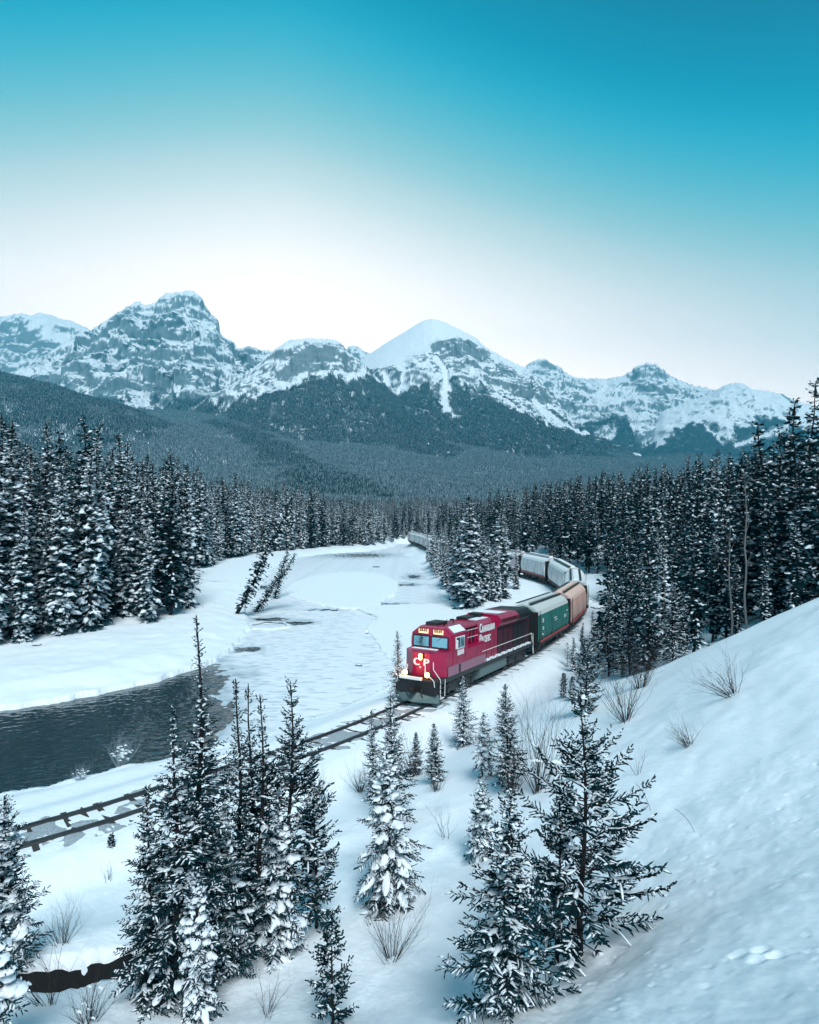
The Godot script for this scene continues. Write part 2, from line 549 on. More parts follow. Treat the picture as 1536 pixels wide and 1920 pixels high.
func build_ground() -> void:
	var r := RandomNumberGenerator.new()
	r.seed = 21
	# a trail of deep footprints climbing the slope, then loose clods and small dents
	for q in [[4.42, 9.1, .07, .12], [4.62, 9.04, .05, .08], [4.84, 9.02, .11, .26], [5.06, 8.86, .10, .3], [4.9, 8.66, .09, .22], [5.12, 8.6, .10, .26], [5.3, 8.5, .06, .12], [5.42, 8.34, .06, .16], [5.5, 8.2, .08, .2], [5.62, 8.04, .06, .16], [5.64, 7.86, .08, .2], [5.76, 7.66, .10, .26], [5.84, 7.42, .09, .24], [5.93, 7.2, .07, .18]]:
		pits.append([q[0], q[1], q[2] * .9, q[3] * .2, 1.35, -0.7])
	for k in 340:
		var x := r.randf_range(2.5, 11.0); var d := r.randf_range(6.0, 15.0)
		pits.append([x, d, r.randf_range(.02, .055), r.randf_range(-.022, .035), r.randf_range(1.0, 2.4), r.randf_range(-.9, .2)])
	for k in 26:
		pits.append([r.randf_range(4.6, 5.9), r.randf_range(7.2, 9.0), r.randf_range(.03, .06), r.randf_range(-.03, .03), 1.2, r.randf() * 3.0])
	var m := ArrayMesh.new()
	grid_surface(m, 1.5, 9.6, 5.4, 16, .05, Rect2(), true)
	grid_surface(m, -16, 18, 2, 24, .15, Rect2(1.7, 5.6, 7.7, 10.2), true)
	grid_surface(m, -44, 4, 24.5, 72, .22, Rect2(), false)
	grid_surface(m, -62, 62, 0, 121, .5, Rect2(-15.4, 2.6, 32.8, 20.8), false, 1.0, Rect2(-43.4, 25.1, 46.8, 46.3))
	grid_surface(m, -262, 260, 120, 421, 3.0, Rect2())
	grid_surface(m, -262, -61, -24, 121, 3.0, Rect2())
	grid_surface(m, 61, 262, -24, 121, 3.0, Rect2())
	grid_surface(m, -62, 62, -30, .5, 1.5, Rect2())
	var o := MeshInstance3D.new()
	o.name = "snow_ground"
	o.mesh = m
	for k in m.get_surface_count(): o.set_surface_override_material(k, mats.snow)
	add_child(o)
	tag(o, "snow covered ground, slopes and river banks of the valley", "ground", "", "structure")
	m = ArrayMesh.new()
	grid_surface(m, -3600, 3000, 405, 4800, 30.0, Rect2())
	o = MeshInstance3D.new()
	o.name = "hills"
	o.mesh = m
	o.set_surface_override_material(0, mats.snow)
	add_child(o)
	tag(o, "broad forested valley side rising to the foot of the mountains", "hills", "", "structure")

# ------------------------------------------------------------------ river
func ice_cover(x: float, d: float) -> float:      # > 0 where ice or slush covers the water
	var p := Vector2(x, d)
	var edge := -0.285 * d - 1.6 + (0.9 if d < 58 else (d - 58.0) * -0.5)
	var a := (x - edge) / 2.6 + noise_a.get_noise_2d(x / 4.0, d / 7.0) * 0.9 + noise_a.get_noise_2d(x * 1.1, d * .8) * .55
	for e in [[-19.0, 84, 2.2, 1.8], [-14.8, 81, 2.0, 1.6], [-12.4, 92, 3.0, .9], [-8.6, 93, 2.4, 1.1], [-6.0, 98, 4.6, 1.2], [-17, 215, 10, 11], [1.0, 141, 1.8, 5], [-.5, 125, 2.4, 2.2], [-17.4, 65, 1.6, 1.2], [-29, 120, 2, 3]]:
		var q := Vector2((x - e[0]) / e[2], (d - e[1]) / e[3]).length()
		a = minf(a, (q - 1.0) * 1.6 + noise_a.get_noise_2d(x / 1.6 + 9, d / 2.6) * 1.7)
	return a

func build_river() -> void:
	# near water with real ripples, rougher and calmer in drifting patches
	var wm := ArrayMesh.new()
	ripples(wm)
	lone("river_water", wm, mats.water, "dark rippling river water along the near bank", "river", "", "structure")
	var g := Geo.new()
	g.quad(Vector3(-140, WATER - .12, -420), Vector3(60, WATER - .12, -420), Vector3(60, WATER - .12, 12), Vector3(-140, WATER - .12, 12))
	lone("river_water", g.mesh(), mats.water, "dark open river water rippling past the snow banks", "river", "", "structure")
	var v := PackedVector3Array(); var c := PackedColorArray(); var n := PackedVector3Array(); var ix := PackedInt32Array()
	var x0 := -42.0; var d0 := 33.0; var nx := 135; var nd := 620
	var dj := func(j: int) -> float: return d0 + j * .22 + maxf(j - 240.0, 0.0) * maxf(j - 240.0, 0.0) * .0009
	var cov := PackedFloat32Array()
	for j in nd:
		var d: float = dj.call(j)
		for i in nx:
			var x := x0 + i * .4
			var a := ice_cover(x, d)
			cov.append(a)
			var rough := noise_a.get_noise_2d(x / 1.3, d / 1.0) * .05 + noise_a.get_noise_2d(x / .7 + 7, d / .5) * .03
			v.append(Vector3(x, WATER + clampf(a * .6, -.05, .10) + (rough if a > 0.1 else 0.0), -d))
			var t := clampf(a * .5 + .25 + noise_a.get_noise_2d(x / 7.0, d / 2.0) * .35, 0.0, 1.0)
			c.append(Color(.40, .48, .53).lerp(Color(.90, .92, .94), t))  # the pale slush tone also holds sky reflected by the water
	n.resize(v.size())
	for j in nd:
		for i in nx:
			var k := j * nx + i
			var e := v[mini(i + 1, nx - 1) + j * nx] - v[maxi(i - 1, 0) + j * nx]
			var f := v[i + mini(j + 1, nd - 1) * nx] - v[i + maxi(j - 1, 0) * nx]
			n[k] = e.cross(f).normalized()
			if n[k].y < 0: n[k] = -n[k]
	for j in nd - 1:
		for i in nx - 1:
			var k := j * nx + i
			if maxf(maxf(cov[k], cov[k + 1]), maxf(cov[k + nx], cov[k + nx + 1])) > 0.0 and in_grid(v[k].x, -v[k].z) and soft(g_s, v[k].x, -v[k].z) < 1.2:
				ix.append_array(PackedInt32Array([k, k + nx, k + 1, k + 1, k + nx, k + nx + 1]))
	var arr := []
	arr.resize(Mesh.ARRAY_MAX)
	arr[Mesh.ARRAY_VERTEX] = v; arr[Mesh.ARRAY_NORMAL] = n; arr[Mesh.ARRAY_COLOR] = c; arr[Mesh.ARRAY_INDEX] = ix
	var m := ArrayMesh.new()
	m.add_surface_from_arrays(Mesh.PRIMITIVE_TRIANGLES, arr)
	lone("river_ice", m, mats.ice, "pale slushy ice covering the middle of the river", "ice", "", "structure")
	floe(pv([-22, 110, -15, 97.5, -10, 92.2, -5.5, 93.5, -4.2, 102, -2.5, 110, -3, 131, -10, 150, -20, 146, -24, 128]), .38, "broad white ice floe with a dark curved edge in mid river")
	floe(pv([-7.6, 93, -4.6, 84, -5.4, 77, -4.4, 72, -2.5, 62, 0, 54, 3, 54, 8, 68, 11, 84, 9, 96, 0, 96.5]), .34, "smooth snow shelf along the river edge beside the train")
	floe(pv([-20.5, 77, -17.5, 75.5, -15, 77, -15.8, 79.6, -19, 81]), .22, "small round ice floe by the far bank")

func ripples(m: ArrayMesh) -> void:
	var v := PackedVector3Array(); var n := PackedVector3Array(); var ix := PackedInt32Array()
	var x0 := -58.0; var d0 := 18.0; var step := .17; var nx := 312; var nd := 312
	for j in nd:
		for i in nx:
			var x := x0 + i * step; var d := d0 + j * step
			var gust := .35 + .65 * smooth01(-.25, .35, noise_b.get_noise_2d(x / 13.0 + 3, d / 7.0))
			var y := noise_a.get_noise_2d(x * .8, d * 1.7) * .048 * gust + noise_b.get_noise_2d(x * 1.9 + d * .4, d * 3.1) * .016 * gust
			v.append(Vector3(x, WATER + y, -d))
	n.resize(v.size())
	for j in nd:
		for i in nx:
			var e := v[mini(i + 1, nx - 1) + j * nx] - v[maxi(i - 1, 0) + j * nx]
			var f := v[i + mini(j + 1, nd - 1) * nx] - v[i + maxi(j - 1, 0) * nx]
			n[j * nx + i] = e.cross(f).normalized()
			if n[j * nx + i].y < 0: n[j * nx + i] = -n[j * nx + i]
	for j in nd - 1:
		for i in nx - 1:
			var k := j * nx + i
			if in_grid(v[k].x, -v[k].z) and soft(g_s, v[k].x, -v[k].z) < 1.0: ix.append_array(PackedInt32Array([k, k + nx, k + 1, k + 1, k + nx, k + nx + 1]))
	var arr := []
	arr.resize(Mesh.ARRAY_MAX)
	arr[Mesh.ARRAY_VERTEX] = v; arr[Mesh.ARRAY_NORMAL] = n; arr[Mesh.ARRAY_INDEX] = ix
	m.add_surface_from_arrays(Mesh.PRIMITIVE_TRIANGLES, arr)

func floe(p: PackedVector2Array, up: float, label: String) -> void:
	var fine := PackedVector2Array()
	for k in p.size():
		var a := p[(k + p.size() - 1) % p.size()]; var b := p[k]; var c := p[(k + 1) % p.size()]; var d := p[(k + 2) % p.size()]
		for j in 12:
			var q := b.cubic_interpolate(c, a, d, j / 12.0)
			fine.append(q + Vector2(noise_a.get_noise_2d(q.x / 1.5, q.y / 1.5), noise_a.get_noise_2d(q.x / 1.5 + 50, q.y / 1.5)) * .6)
	var mid := Vector2.ZERO
	for q in fine: mid += q / fine.size()
	var g := Geo.new()
	var rings := [[1.0, -.06], [1.0, up * .55], [.985, up * .85], [.95, up], [.8, up * 1.1]]
	for r in rings.size() - 1:
		for k in fine.size():
			var a := fine[k] - mid; var b := fine[(k + 1) % fine.size()] - mid
			var at := func(o: Vector2, t: Array) -> Vector3: return Vector3(mid.x + o.x * t[0], WATER + t[1], -mid.y - o.y * t[0])
			var p0: Vector3 = at.call(a, rings[r]); var p1: Vector3 = at.call(b, rings[r]); var p2: Vector3 = at.call(b, rings[r + 1]); var p3: Vector3 = at.call(a, rings[r + 1])
			var low := Vector3(mid.x, WATER - 3, -mid.y)
			g.face(p0, p1, p2, low, Color.WHITE); g.face(p0, p2, p3, low, Color.WHITE)
	var top := PackedVector2Array()
	for q in fine: top.append((q - mid) * .8 + mid)
	var tr := Geometry2D.triangulate_polygon(top)
	for k in range(0, tr.size(), 3):
		var y := WATER + up * 1.1
		g.face(Vector3(top[tr[k]].x, y, -top[tr[k]].y), Vector3(top[tr[k + 1]].x, y, -top[tr[k + 1]].y), Vector3(top[tr[k + 2]].x, y, -top[tr[k + 2]].y), Vector3(mid.x, y - 5, -mid.y), Color.WHITE)
	lone("ice_floe", g.mesh(), mats.snow, label, "ice floe")

# ------------------------------------------------------------------ mountains
var tile_small: Array[ArrayMesh] = []
var tile_wide: Array[ArrayMesh] = []
var hill_trees: Array = []       # transforms for forest on the mountain flanks

func build_mountains() -> void:
	var pts := func(l: Array) -> Array:
		var r := []
		for k in range(0, l.size(), 2): r.append([float(l[k]), float(l[k + 1])])
		return r
	# outlines in frame units with the distance of crest and foot: height = what that angle means at that distance
	mountain({"label": "farthest snowy ridge at the left with dark rock bands", "u0": -420, "u1": 240, "nu": 200, "nt": 90, "dc": 5200.0, "df": 4300.0,
		"crest": pts.call([-420, 700, -300, 640, -150, 620, -60, 606, 0, 592, 20, 590, 38, 586, 60, 590, 75, 586, 92, 590, 110, 597, 135, 603, 160, 613, 200, 640, 240, 680]), "foot": pts.call([-420, 800, 240, 800]),
		"amp": 75.0, "strata": 0.8, "snow": .26, "trees": pts.call([-420, 760, 240, 760]),
		"marks": [[-.55, 10.0, [0, 632, 40, 634, 75, 642, 100, 652]], [-.45, 6.0, [0, 650, 60, 655, 95, 664]], [.35, 22.0, [60, 605, 110, 615, 150, 630]], [-.35, 5.0, [30, 600, 48, 615, 45, 632]], [-.35, 3.0, [20, 690, 40, 692]]]})
	mountain({"label": "tallest rocky mountain at the left with stepped cliff bands", "u0": -60, "u1": 620, "nu": 520, "nt": 215, "dc": 4300.0, "df": 3000.0,
		"crest": pts.call([-60, 770, 20, 716, 60, 690, 100, 660, 135, 638, 160, 616, 172, 619, 200, 600, 226, 584, 240, 575, 250, 566, 262, 565, 270, 573, 284, 572, 300, 561, 312, 552, 330, 549, 350, 547, 366, 548, 380, 560, 385, 575, 398, 590, 410, 601, 413, 624, 425, 634, 441, 641, 443, 656, 455, 653, 470, 652, 490, 657, 510, 660, 560, 690, 620, 750]), "foot": pts.call([-60, 830, 620, 830]),
		"amp": 170.0, "strata": 1.5, "snow": .50, "trees": pts.call([-60, 790, 40, 742, 110, 766, 190, 790, 205, 758, 232, 752, 250, 788, 330, 790, 345, 776, 400, 744, 430, 735, 500, 740, 620, 800]),
		"marks": [[.5, 7.0, [352, 575, 366, 600, 384, 636, 404, 672, 432, 716]], [.35, 16.0, [378, 615, 412, 650, 438, 690, 450, 720]], [-.3, 24.0, [230, 590, 262, 622, 320, 648]], [-.35, 12.0, [385, 572, 405, 610, 410, 640]], [-.3, 10.0, [310, 572, 345, 572]], [.55, 8.0, [130, 744, 190, 748]], [.6, 7.0, [245, 776, 320, 783]], [.3, 7.0, [225, 676, 300, 672, 352, 704, 385, 730]], [.35, 6.0, [195, 722, 250, 706, 290, 704, 335, 728, 372, 748]], [-.3, 14.0, [240, 690, 290, 690, 320, 705]], [-.3, 14.0, [225, 735, 280, 725, 330, 745, 360, 755]], [.35, 14.0, [60, 712, 110, 690]]]})
	mountain({"label": "small snowy knob between the dark bluff and the central peak", "u0": 600, "u1": 760, "nu": 60, "nt": 40, "dc": 4800.0, "df": 4200.0,
		"crest": pts.call([600, 720, 640, 668, 651, 652, 658, 648, 668, 647, 680, 656, 694, 662, 720, 690, 760, 720]), "foot": pts.call([600, 800, 760, 800]), "amp": 40.0, "strata": .8, "snow": .05, "trees": pts.call([600, 900, 760, 900]), "marks": []})
	mountain({"label": "broad peak to the right with a dark rocky summit cap", "u0": 920, "u1": 1420, "nu": 330, "nt": 130, "dc": 5200.0, "df": 3900.0,
		"crest": pts.call([920, 760, 960, 710, 985, 686, 1000, 677, 1012, 673, 1024, 673, 1034, 681, 1046, 686, 1060, 698, 1076, 706, 1100, 710, 1140, 709, 1172, 703, 1184, 696, 1192, 687, 1203, 685, 1212, 679, 1220, 683, 1228, 681, 1236, 690, 1244, 692, 1250, 701, 1270, 712, 1300, 722, 1328, 727, 1360, 745, 1420, 800]), "foot": pts.call([920, 870, 1420, 870]),
		"amp": 110.0, "strata": 1.15, "snow": .32, "trees": pts.call([920, 780, 1080, 805, 1105, 812, 1125, 790, 1150, 786, 1168, 795, 1180, 822, 1200, 838, 1240, 828, 1260, 808, 1300, 815, 1420, 800]),
		"marks": [[-.5, 5.0, [1192, 697, 1213, 688, 1226, 692, 1240, 699]], [-.55, 6.0, [1014, 681, 1040, 687]], [-.3, 8.0, [1215, 722, 1245, 718, 1272, 735, 1300, 742]], [.5, 20.0, [1120, 735, 1180, 745]], [-.3, 5.0, [1180, 742, 1205, 735, 1235, 728]], [.6, 12.0, [1120, 822, 1145, 815]], [-.3, 5.0, [1230, 758, 1262, 752]]]})
	mountain({"label": "rounded snow dome mountain at the right edge", "u0": 1180, "u1": 1980, "nu": 300, "nt": 105, "dc": 4500.0, "df": 3600.0,
		"crest": pts.call([1180, 850, 1240, 772, 1290, 752, 1330, 739, 1350, 727, 1364, 720, 1385, 717, 1400, 722, 1416, 731, 1440, 733, 1465, 739, 1492, 752, 1560, 770, 1700, 740, 1850, 720, 1980, 780]), "foot": pts.call([1180, 880, 1980, 880]),
		"amp": 80.0, "strata": .5, "snow": .42, "trees": pts.call([1180, 840, 1230, 838, 1262, 812, 1285, 800, 1318, 797, 1338, 802, 1352, 828, 1368, 826, 1385, 806, 1420, 792, 1450, 786, 1475, 800, 1500, 812, 1600, 800, 1980, 790]),
		"marks": [[-.45, 4.0, [1270, 790, 1310, 770, 1336, 756]], [-.4, 5.0, [1360, 750, 1368, 780]], [.9, 5.0, [1318, 800, 1340, 815, 1352, 835]], [-.5, 6.0, [1468, 742, 1490, 760]], [.6, 9.0, [1375, 838, 1420, 820, 1470, 806]]]})
	mountain({"label": "central snow pyramid with a white avalanche chute through its forest", "u0": 600, "u1": 1260, "nu": 500, "nt": 190, "dc": 3600.0, "df": 2450.0,
		"crest": pts.call([600, 745, 640, 706, 680, 672, 692, 664, 720, 645, 745, 630, 765, 618, 782, 607, 795, 600, 810, 597, 824, 600, 840, 606, 858, 615, 880, 626, 895, 634, 905, 645, 920, 657, 940, 668, 960, 678, 985, 688, 1004, 706, 1024, 726, 1045, 752, 1065, 780, 1090, 812, 1130, 832, 1190, 855, 1260, 885]), "foot": pts.call([600, 845, 950, 850, 1100, 862, 1190, 885, 1260, 900]),
		"amp": 110.0, "strata": .75, "snow": .32, "trees": pts.call([600, 720, 700, 705, 735, 738, 748, 742, 765, 738, 790, 728, 800, 722, 812, 735, 824, 742, 838, 726, 855, 722, 880, 732, 905, 736, 930, 752, 960, 775, 990, 796, 1020, 812, 1060, 822, 1090, 828, 1260, 880]),
		"calm": pts.call([600, 710, 690, 700, 730, 688, 770, 672, 800, 655, 815, 640, 850, 635, 890, 640, 908, 648, 960, 640]),
		"marks": [[-.75, 7.0, [813, 651, 838, 643, 868, 645, 884, 656]], [-.5, 7.0, [830, 662, 870, 662, 905, 664]], [-.55, 5.0, [752, 674, 775, 664, 798, 664]], [1.3, 6.0, [818, 668, 834, 700, 836, 730]], [1.3, 12.0, [836, 730, 836, 760, 846, 776]], [1.3, 5.0, [846, 776, 861, 788]], [.8, 6.0, [720, 700, 736, 735]], [.7, 4.0, [760, 705, 750, 735]], [.8, 4.5, [944, 745, 980, 775, 1035, 803]], [.8, 4.0, [1000, 750, 1050, 790, 1086, 812]], [.6, 4.0, [880, 700, 905, 720]], [-.3, 14.0, [940, 690, 980, 720, 1010, 750]], [-.25, 12.0, [860, 690, 890, 690]]]})
	mountain({"label": "dark rocky bluff left of centre with forest climbing its front", "u0": 250, "u1": 860, "nu": 440, "nt": 160, "dc": 2900.0, "df": 2200.0,
		"crest": pts.call([250, 835, 330, 790, 360, 772, 385, 758, 405, 744, 420, 731, 445, 712, 470, 694, 492, 678, 508, 664, 520, 652, 535, 642, 552, 637, 575, 634, 600, 635, 622, 636, 636, 641, 645, 650, 652, 662, 664, 668, 680, 682, 700, 700, 722, 720, 745, 740, 768, 756, 800, 778, 860, 810]), "foot": pts.call([250, 850, 860, 850]),
		"amp": 75.0, "strata": .9, "snow": .30, "trees": pts.call([250, 815, 330, 786, 350, 772, 380, 770, 420, 764, 470, 764, 510, 760, 540, 744, 558, 730, 580, 716, 605, 708, 640, 712, 655, 722, 672, 716, 690, 706, 720, 722, 745, 742, 860, 812]),
		"marks": [[-.5, 13.0, [545, 700, 575, 676, 600, 662, 612, 650]], [-.45, 10.0, [590, 690, 620, 668, 640, 655]], [.2, 8.0, [520, 660, 560, 645]], [.45, 6.0, [425, 752, 480, 746, 530, 728, 575, 706]], [.3, 6.0, [440, 735, 500, 712, 530, 690]], [.5, 3.5, [470, 764, 520, 757, 548, 738]], [.4, 5.0, [600, 700, 640, 690, 665, 715]], [.5, 2.5, [640, 690, 660, 708, 674, 724]]]})

func mountain(o: Dictionary) -> void:
	var nu: int = o.nu; var nt: int = o.nt; var back := 8
	var rows := nt + back
	var base := PackedVector3Array(); var du := PackedFloat32Array(); var dv := PackedFloat32Array()
	var marks := []
	for mk in o.marks: marks.append([mk[0], mk[1], Array(pv(mk[2]))])
	var led := PackedFloat32Array(); var lay := PackedFloat32Array(); var bias := PackedFloat32Array(); var wood := PackedFloat32Array()
	var r := RandomNumberGenerator.new()
	r.seed = hash(o.label)
	var off := r.randf() * 900.0
	for j in rows:
		var t := float(j - back) / (nt - 1)
		for i in nu:
			var u: float = lerpf(o.u0, o.u1, float(i) / (nu - 1))
			var vc := table(o.crest, u) + noise_a.get_noise_2d(u / 7.0 + off, 3.0) * 3.2 * (0.2 if o.has("calm") and u < 900 else 1.0) * (1.0 - smooth01(0.0, .12, t))
			var vf := maxf(table(o.foot, u), vc + 2.0)
			if t < 0.0:     # the far side, falling away behind the crest
				var p := spot(u, vc, o.dc)
				base.append(p + Vector3(p.x * -t * 0.8, t * 2600.0 * (1.0 - exp(t * 6.0)) , t * 4000.0))
				bias.append(.2); wood.append(-1.0); led.append(0.0); lay.append(p.y)
				continue
			var v := lerpf(vc, vf, t)
			var d := lerpf(o.dc, o.df, pow(t, 0.86))
			var p := spot(u, v, d)
			var calm := 1.0
			if o.has("calm"):
				calm = 0.10 + 0.9 * smooth01(-6.0, 10.0, v - table(o.calm, u) + noise_b.get_noise_2d(u / 14.0, v / 14.0) * 4.0)
			var b: float = o.snow + (1.0 - calm) * 0.6
			for mk in marks:
				var q := near_line(Vector2(u, v), mk[2]) + noise_a.get_noise_2d(u / 6.0, v / 6.0) * 3.0
				b += mk[0] * (1.0 - smooth01(mk[1] * .55, mk[1] * 1.15, q))
				if mk[0] > 0.7: calm *= 0.3 + 0.7 * smooth01(mk[1] * .6, mk[1] * 1.3, q)
			var fade := smooth01(0.0, 0.10, t) * 0.85 + 0.15
			var a: float = o.amp * calm * fade
			# ribs and gullies that run down the face, then ledges
			var rid := noise_r.get_noise_3d(p.x / 520.0 + off, p.y / 1500.0, d / 900.0)
			var rid2 := noise_r.get_noise_3d(p.x / 150.0 + off, p.y / 420.0, d / 320.0)
			p.z += (rid * 0.9 + rid2 * 0.38 + noise_a.get_noise_3d(p.x / 60.0, p.y / 45.0, d / 60.0) * 0.12 + noise_a.get_noise_3d(p.x / 20.0, p.y / 16.0, d / 20.0) * 0.06) * a
			var yy := p.y + noise_a.get_noise_2d(p.x / 420.0 + off, d / 500.0) * 130.0 + p.x * 0.06
			var s: float = o.strata * calm * fade
			p.y += s * (sin(yy / 21.0) * 13.0 + sin(yy / 8.3 + 2.0 * noise_b.get_noise_2d(p.x / 200.0, d / 200.0)) * 4.6 + sin(yy / 52.0) * 20.0)
			lay.append(yy)
			led.append(-s * (cos(yy / 21.0) * .24 + cos(yy / 8.3 + 2.0 * noise_b.get_noise_2d(p.x / 200.0, d / 200.0)) * .20 + cos(yy / 52.0) * .12) - (rid2 - .25) * .30 * calm)
			base.append(p)
			bias.append(b)
			var trees: float = table(o.trees, u)
			var wd := v - trees + noise_a.get_noise_2d(u / 16.0, v / 26.0) * 16.0 + noise_b.get_noise_2d(u / 3.0, v / 12.0) * 5.0
			for mk in marks:
				if mk[0] > 0.5: wd -= 60.0 * (1.0 - smooth01(mk[1] * .6, mk[1] * 1.2, near_line(Vector2(u, v), mk[2]) + noise_a.get_noise_2d(u / 5.0, v / 9.0) * 3.0))
			wood.append(wd)
	var n := PackedVector3Array(); var c := PackedColorArray(); var ix := PackedInt32Array()
	n.resize(base.size()); c.resize(base.size())
	for j in rows:
		for i in nu:
			var k := j * nu + i
			var e := base[j * nu + mini(i + 1, nu - 1)] - base[j * nu + maxi(i - 1, 0)]
			var f := base[mini(j + 1, rows - 1) * nu + i] - base[maxi(j - 1, 0) * nu + i]
			n[k] = f.cross(e).normalized()
			var p := base[k]
			var g := noise_a.get_noise_3d(p.x / 34.0, p.y / 16.0, p.z / 34.0) * .20 + noise_a.get_noise_3d(p.x / 170.0 + 9, p.y / 90.0, p.z / 170.0) * .14 + noise_b.get_noise_3d(p.x / 24.0, p.y / 9.0, p.z / 24.0) * .20 + (noise_b.get_noise_2d(lay[k] / 6.5, p.x / 170.0 + off) * .42 + noise_b.get_noise_2d(lay[k] / 17.0 + 40.0, p.x / 330.0 + off) * .32) * (.35 + .65 * minf(o.strata, 1.2))
			var sn := smooth01(-.045, .045, n[k].y - .66 + bias[k] + led[k] + g)
			var tone := 0.5 + 0.5 * noise_a.get_noise_3d(p.x / 120.0, p.y / 14.0, p.z / 120.0)
			c[k] = Color(.12, .165, .185).lerp(Color(.28, .335, .36), tone).lerp(Color(.86, .885, .91), sn)
	for j in rows - 1:
		for i in nu - 1:
			var k := j * nu + i
			ix.append_array(PackedInt32Array([k, k + 1, k + nu, k + 1, k + nu + 1, k + nu]))
			if j >= back:
				var w := maxf(wood[k], wood[k + nu + 1])
				if w > 0.0:
					var area := (base[k + 1] - base[k]).cross(base[k + nu] - base[k]).length()
					var want := area / 170.0 * smooth01(0.0, 14.0, w + r.randf() * 6.0)
					while want > r.randf():
						want -= 1.0
						var q := base[k] + (base[k + 1] - base[k]) * r.randf() + (base[k + nu] - base[k]) * r.randf()
						if n[k].y < .35: continue
						if q.y - 2.0 < far_height(q.x, -q.z) and -q.z < 4700.0: continue
						var sx := clampf(-n[k].x / n[k].y, -1.2, 1.2); var sz := clampf(-n[k].z / n[k].y, -1.2, 1.2)
						var sc := r.randf_range(.85, 1.35)
						var ro := Basis(Vector3.UP, r.randf() * TAU)
						var sh := Basis(Vector3(1, sx, 0), Vector3(0, 1, 0), Vector3(0, sz, 1))
						hill_trees.append(Transform3D(sh * ro * Basis.from_scale(Vector3(sc, sc, sc)), q))
	var arr := []
	arr.resize(Mesh.ARRAY_MAX)
	arr[Mesh.ARRAY_VERTEX] = base; arr[Mesh.ARRAY_NORMAL] = n; arr[Mesh.ARRAY_COLOR] = c; arr[Mesh.ARRAY_INDEX] = ix
	var m := ArrayMesh.new()
	m.add_surface_from_arrays(Mesh.PRIMITIVE_TRIANGLES, arr)
	lone("mountain", m, mats.mountain, o.label, "mountain", "", "structure")

# ------------------------------------------------------------------ forest too far away to count
func far_tree(g: Geo, at: Vector3, h: float, r: RandomNumberGenerator, snow: float, sides: int) -> void:
	var w := h * r.randf_range(.12, .18)
	var tiers := 3
	for t in tiers:
		var y0 := h * (.06 + .28 * t); var y1 := h * (.46 + .27 * t)
		var rad := w * (1.0 - .28 * t)
		var tip := at + Vector3(r.randf_range(-.1, .1), y1, r.randf_range(-.1, .1))
		var a0 := r.randf() * TAU
		for k in sides:
			var a := a0 + TAU * k / sides; var b := a0 + TAU * (k + 1) / sides
			var ra := rad * r.randf_range(.7, 1.2)
			var p := at + Vector3(cos(a) * ra, y0 - r.randf() * h * .05, sin(a) * ra)
			var q := at + Vector3(cos(b) * ra * .85, y0 + r.randf() * h * .05, sin(b) * ra * .85)
			var col := Color(.015, .036, .040) * r.randf_range(.7, 1.4)
			if r.randf() < snow: col = Color(.11, .16, .18).lerp(Color(.55, .63, .68), r.randf() * r.randf())
			g.tri(tip, q, p, col)

func make_tile(s: int, size: float, count: int, snow: float, lo: float, hi: float) -> ArrayMesh:
	var r := RandomNumberGenerator.new()
	r.seed = s
	var g := Geo.new()
	for k in count:
		far_tree(g, Vector3(r.randf_range(-.5, .5) * size, -1.0, r.randf_range(-.5, .5) * size), r.randf_range(lo, hi), r, snow, 4)
	return g.mesh()

func many(called: String, mesh: Mesh, m: Material, where: Array, label: String, category: String) -> void:
	if where.is_empty(): return
	var mm := MultiMesh.new()
	mm.transform_format = MultiMesh.TRANSFORM_3D
	mm.mesh = mesh
	mm.instance_count = where.size()
	for k in where.size(): mm.set_instance_transform(k, where[k])
	var o := MultiMeshInstance3D.new()
	o.name = numbered(called)
	o.multimesh = mm
	o.material_override = m
	add_child(o, true)
	tag(o, label, category, "", "stuff")

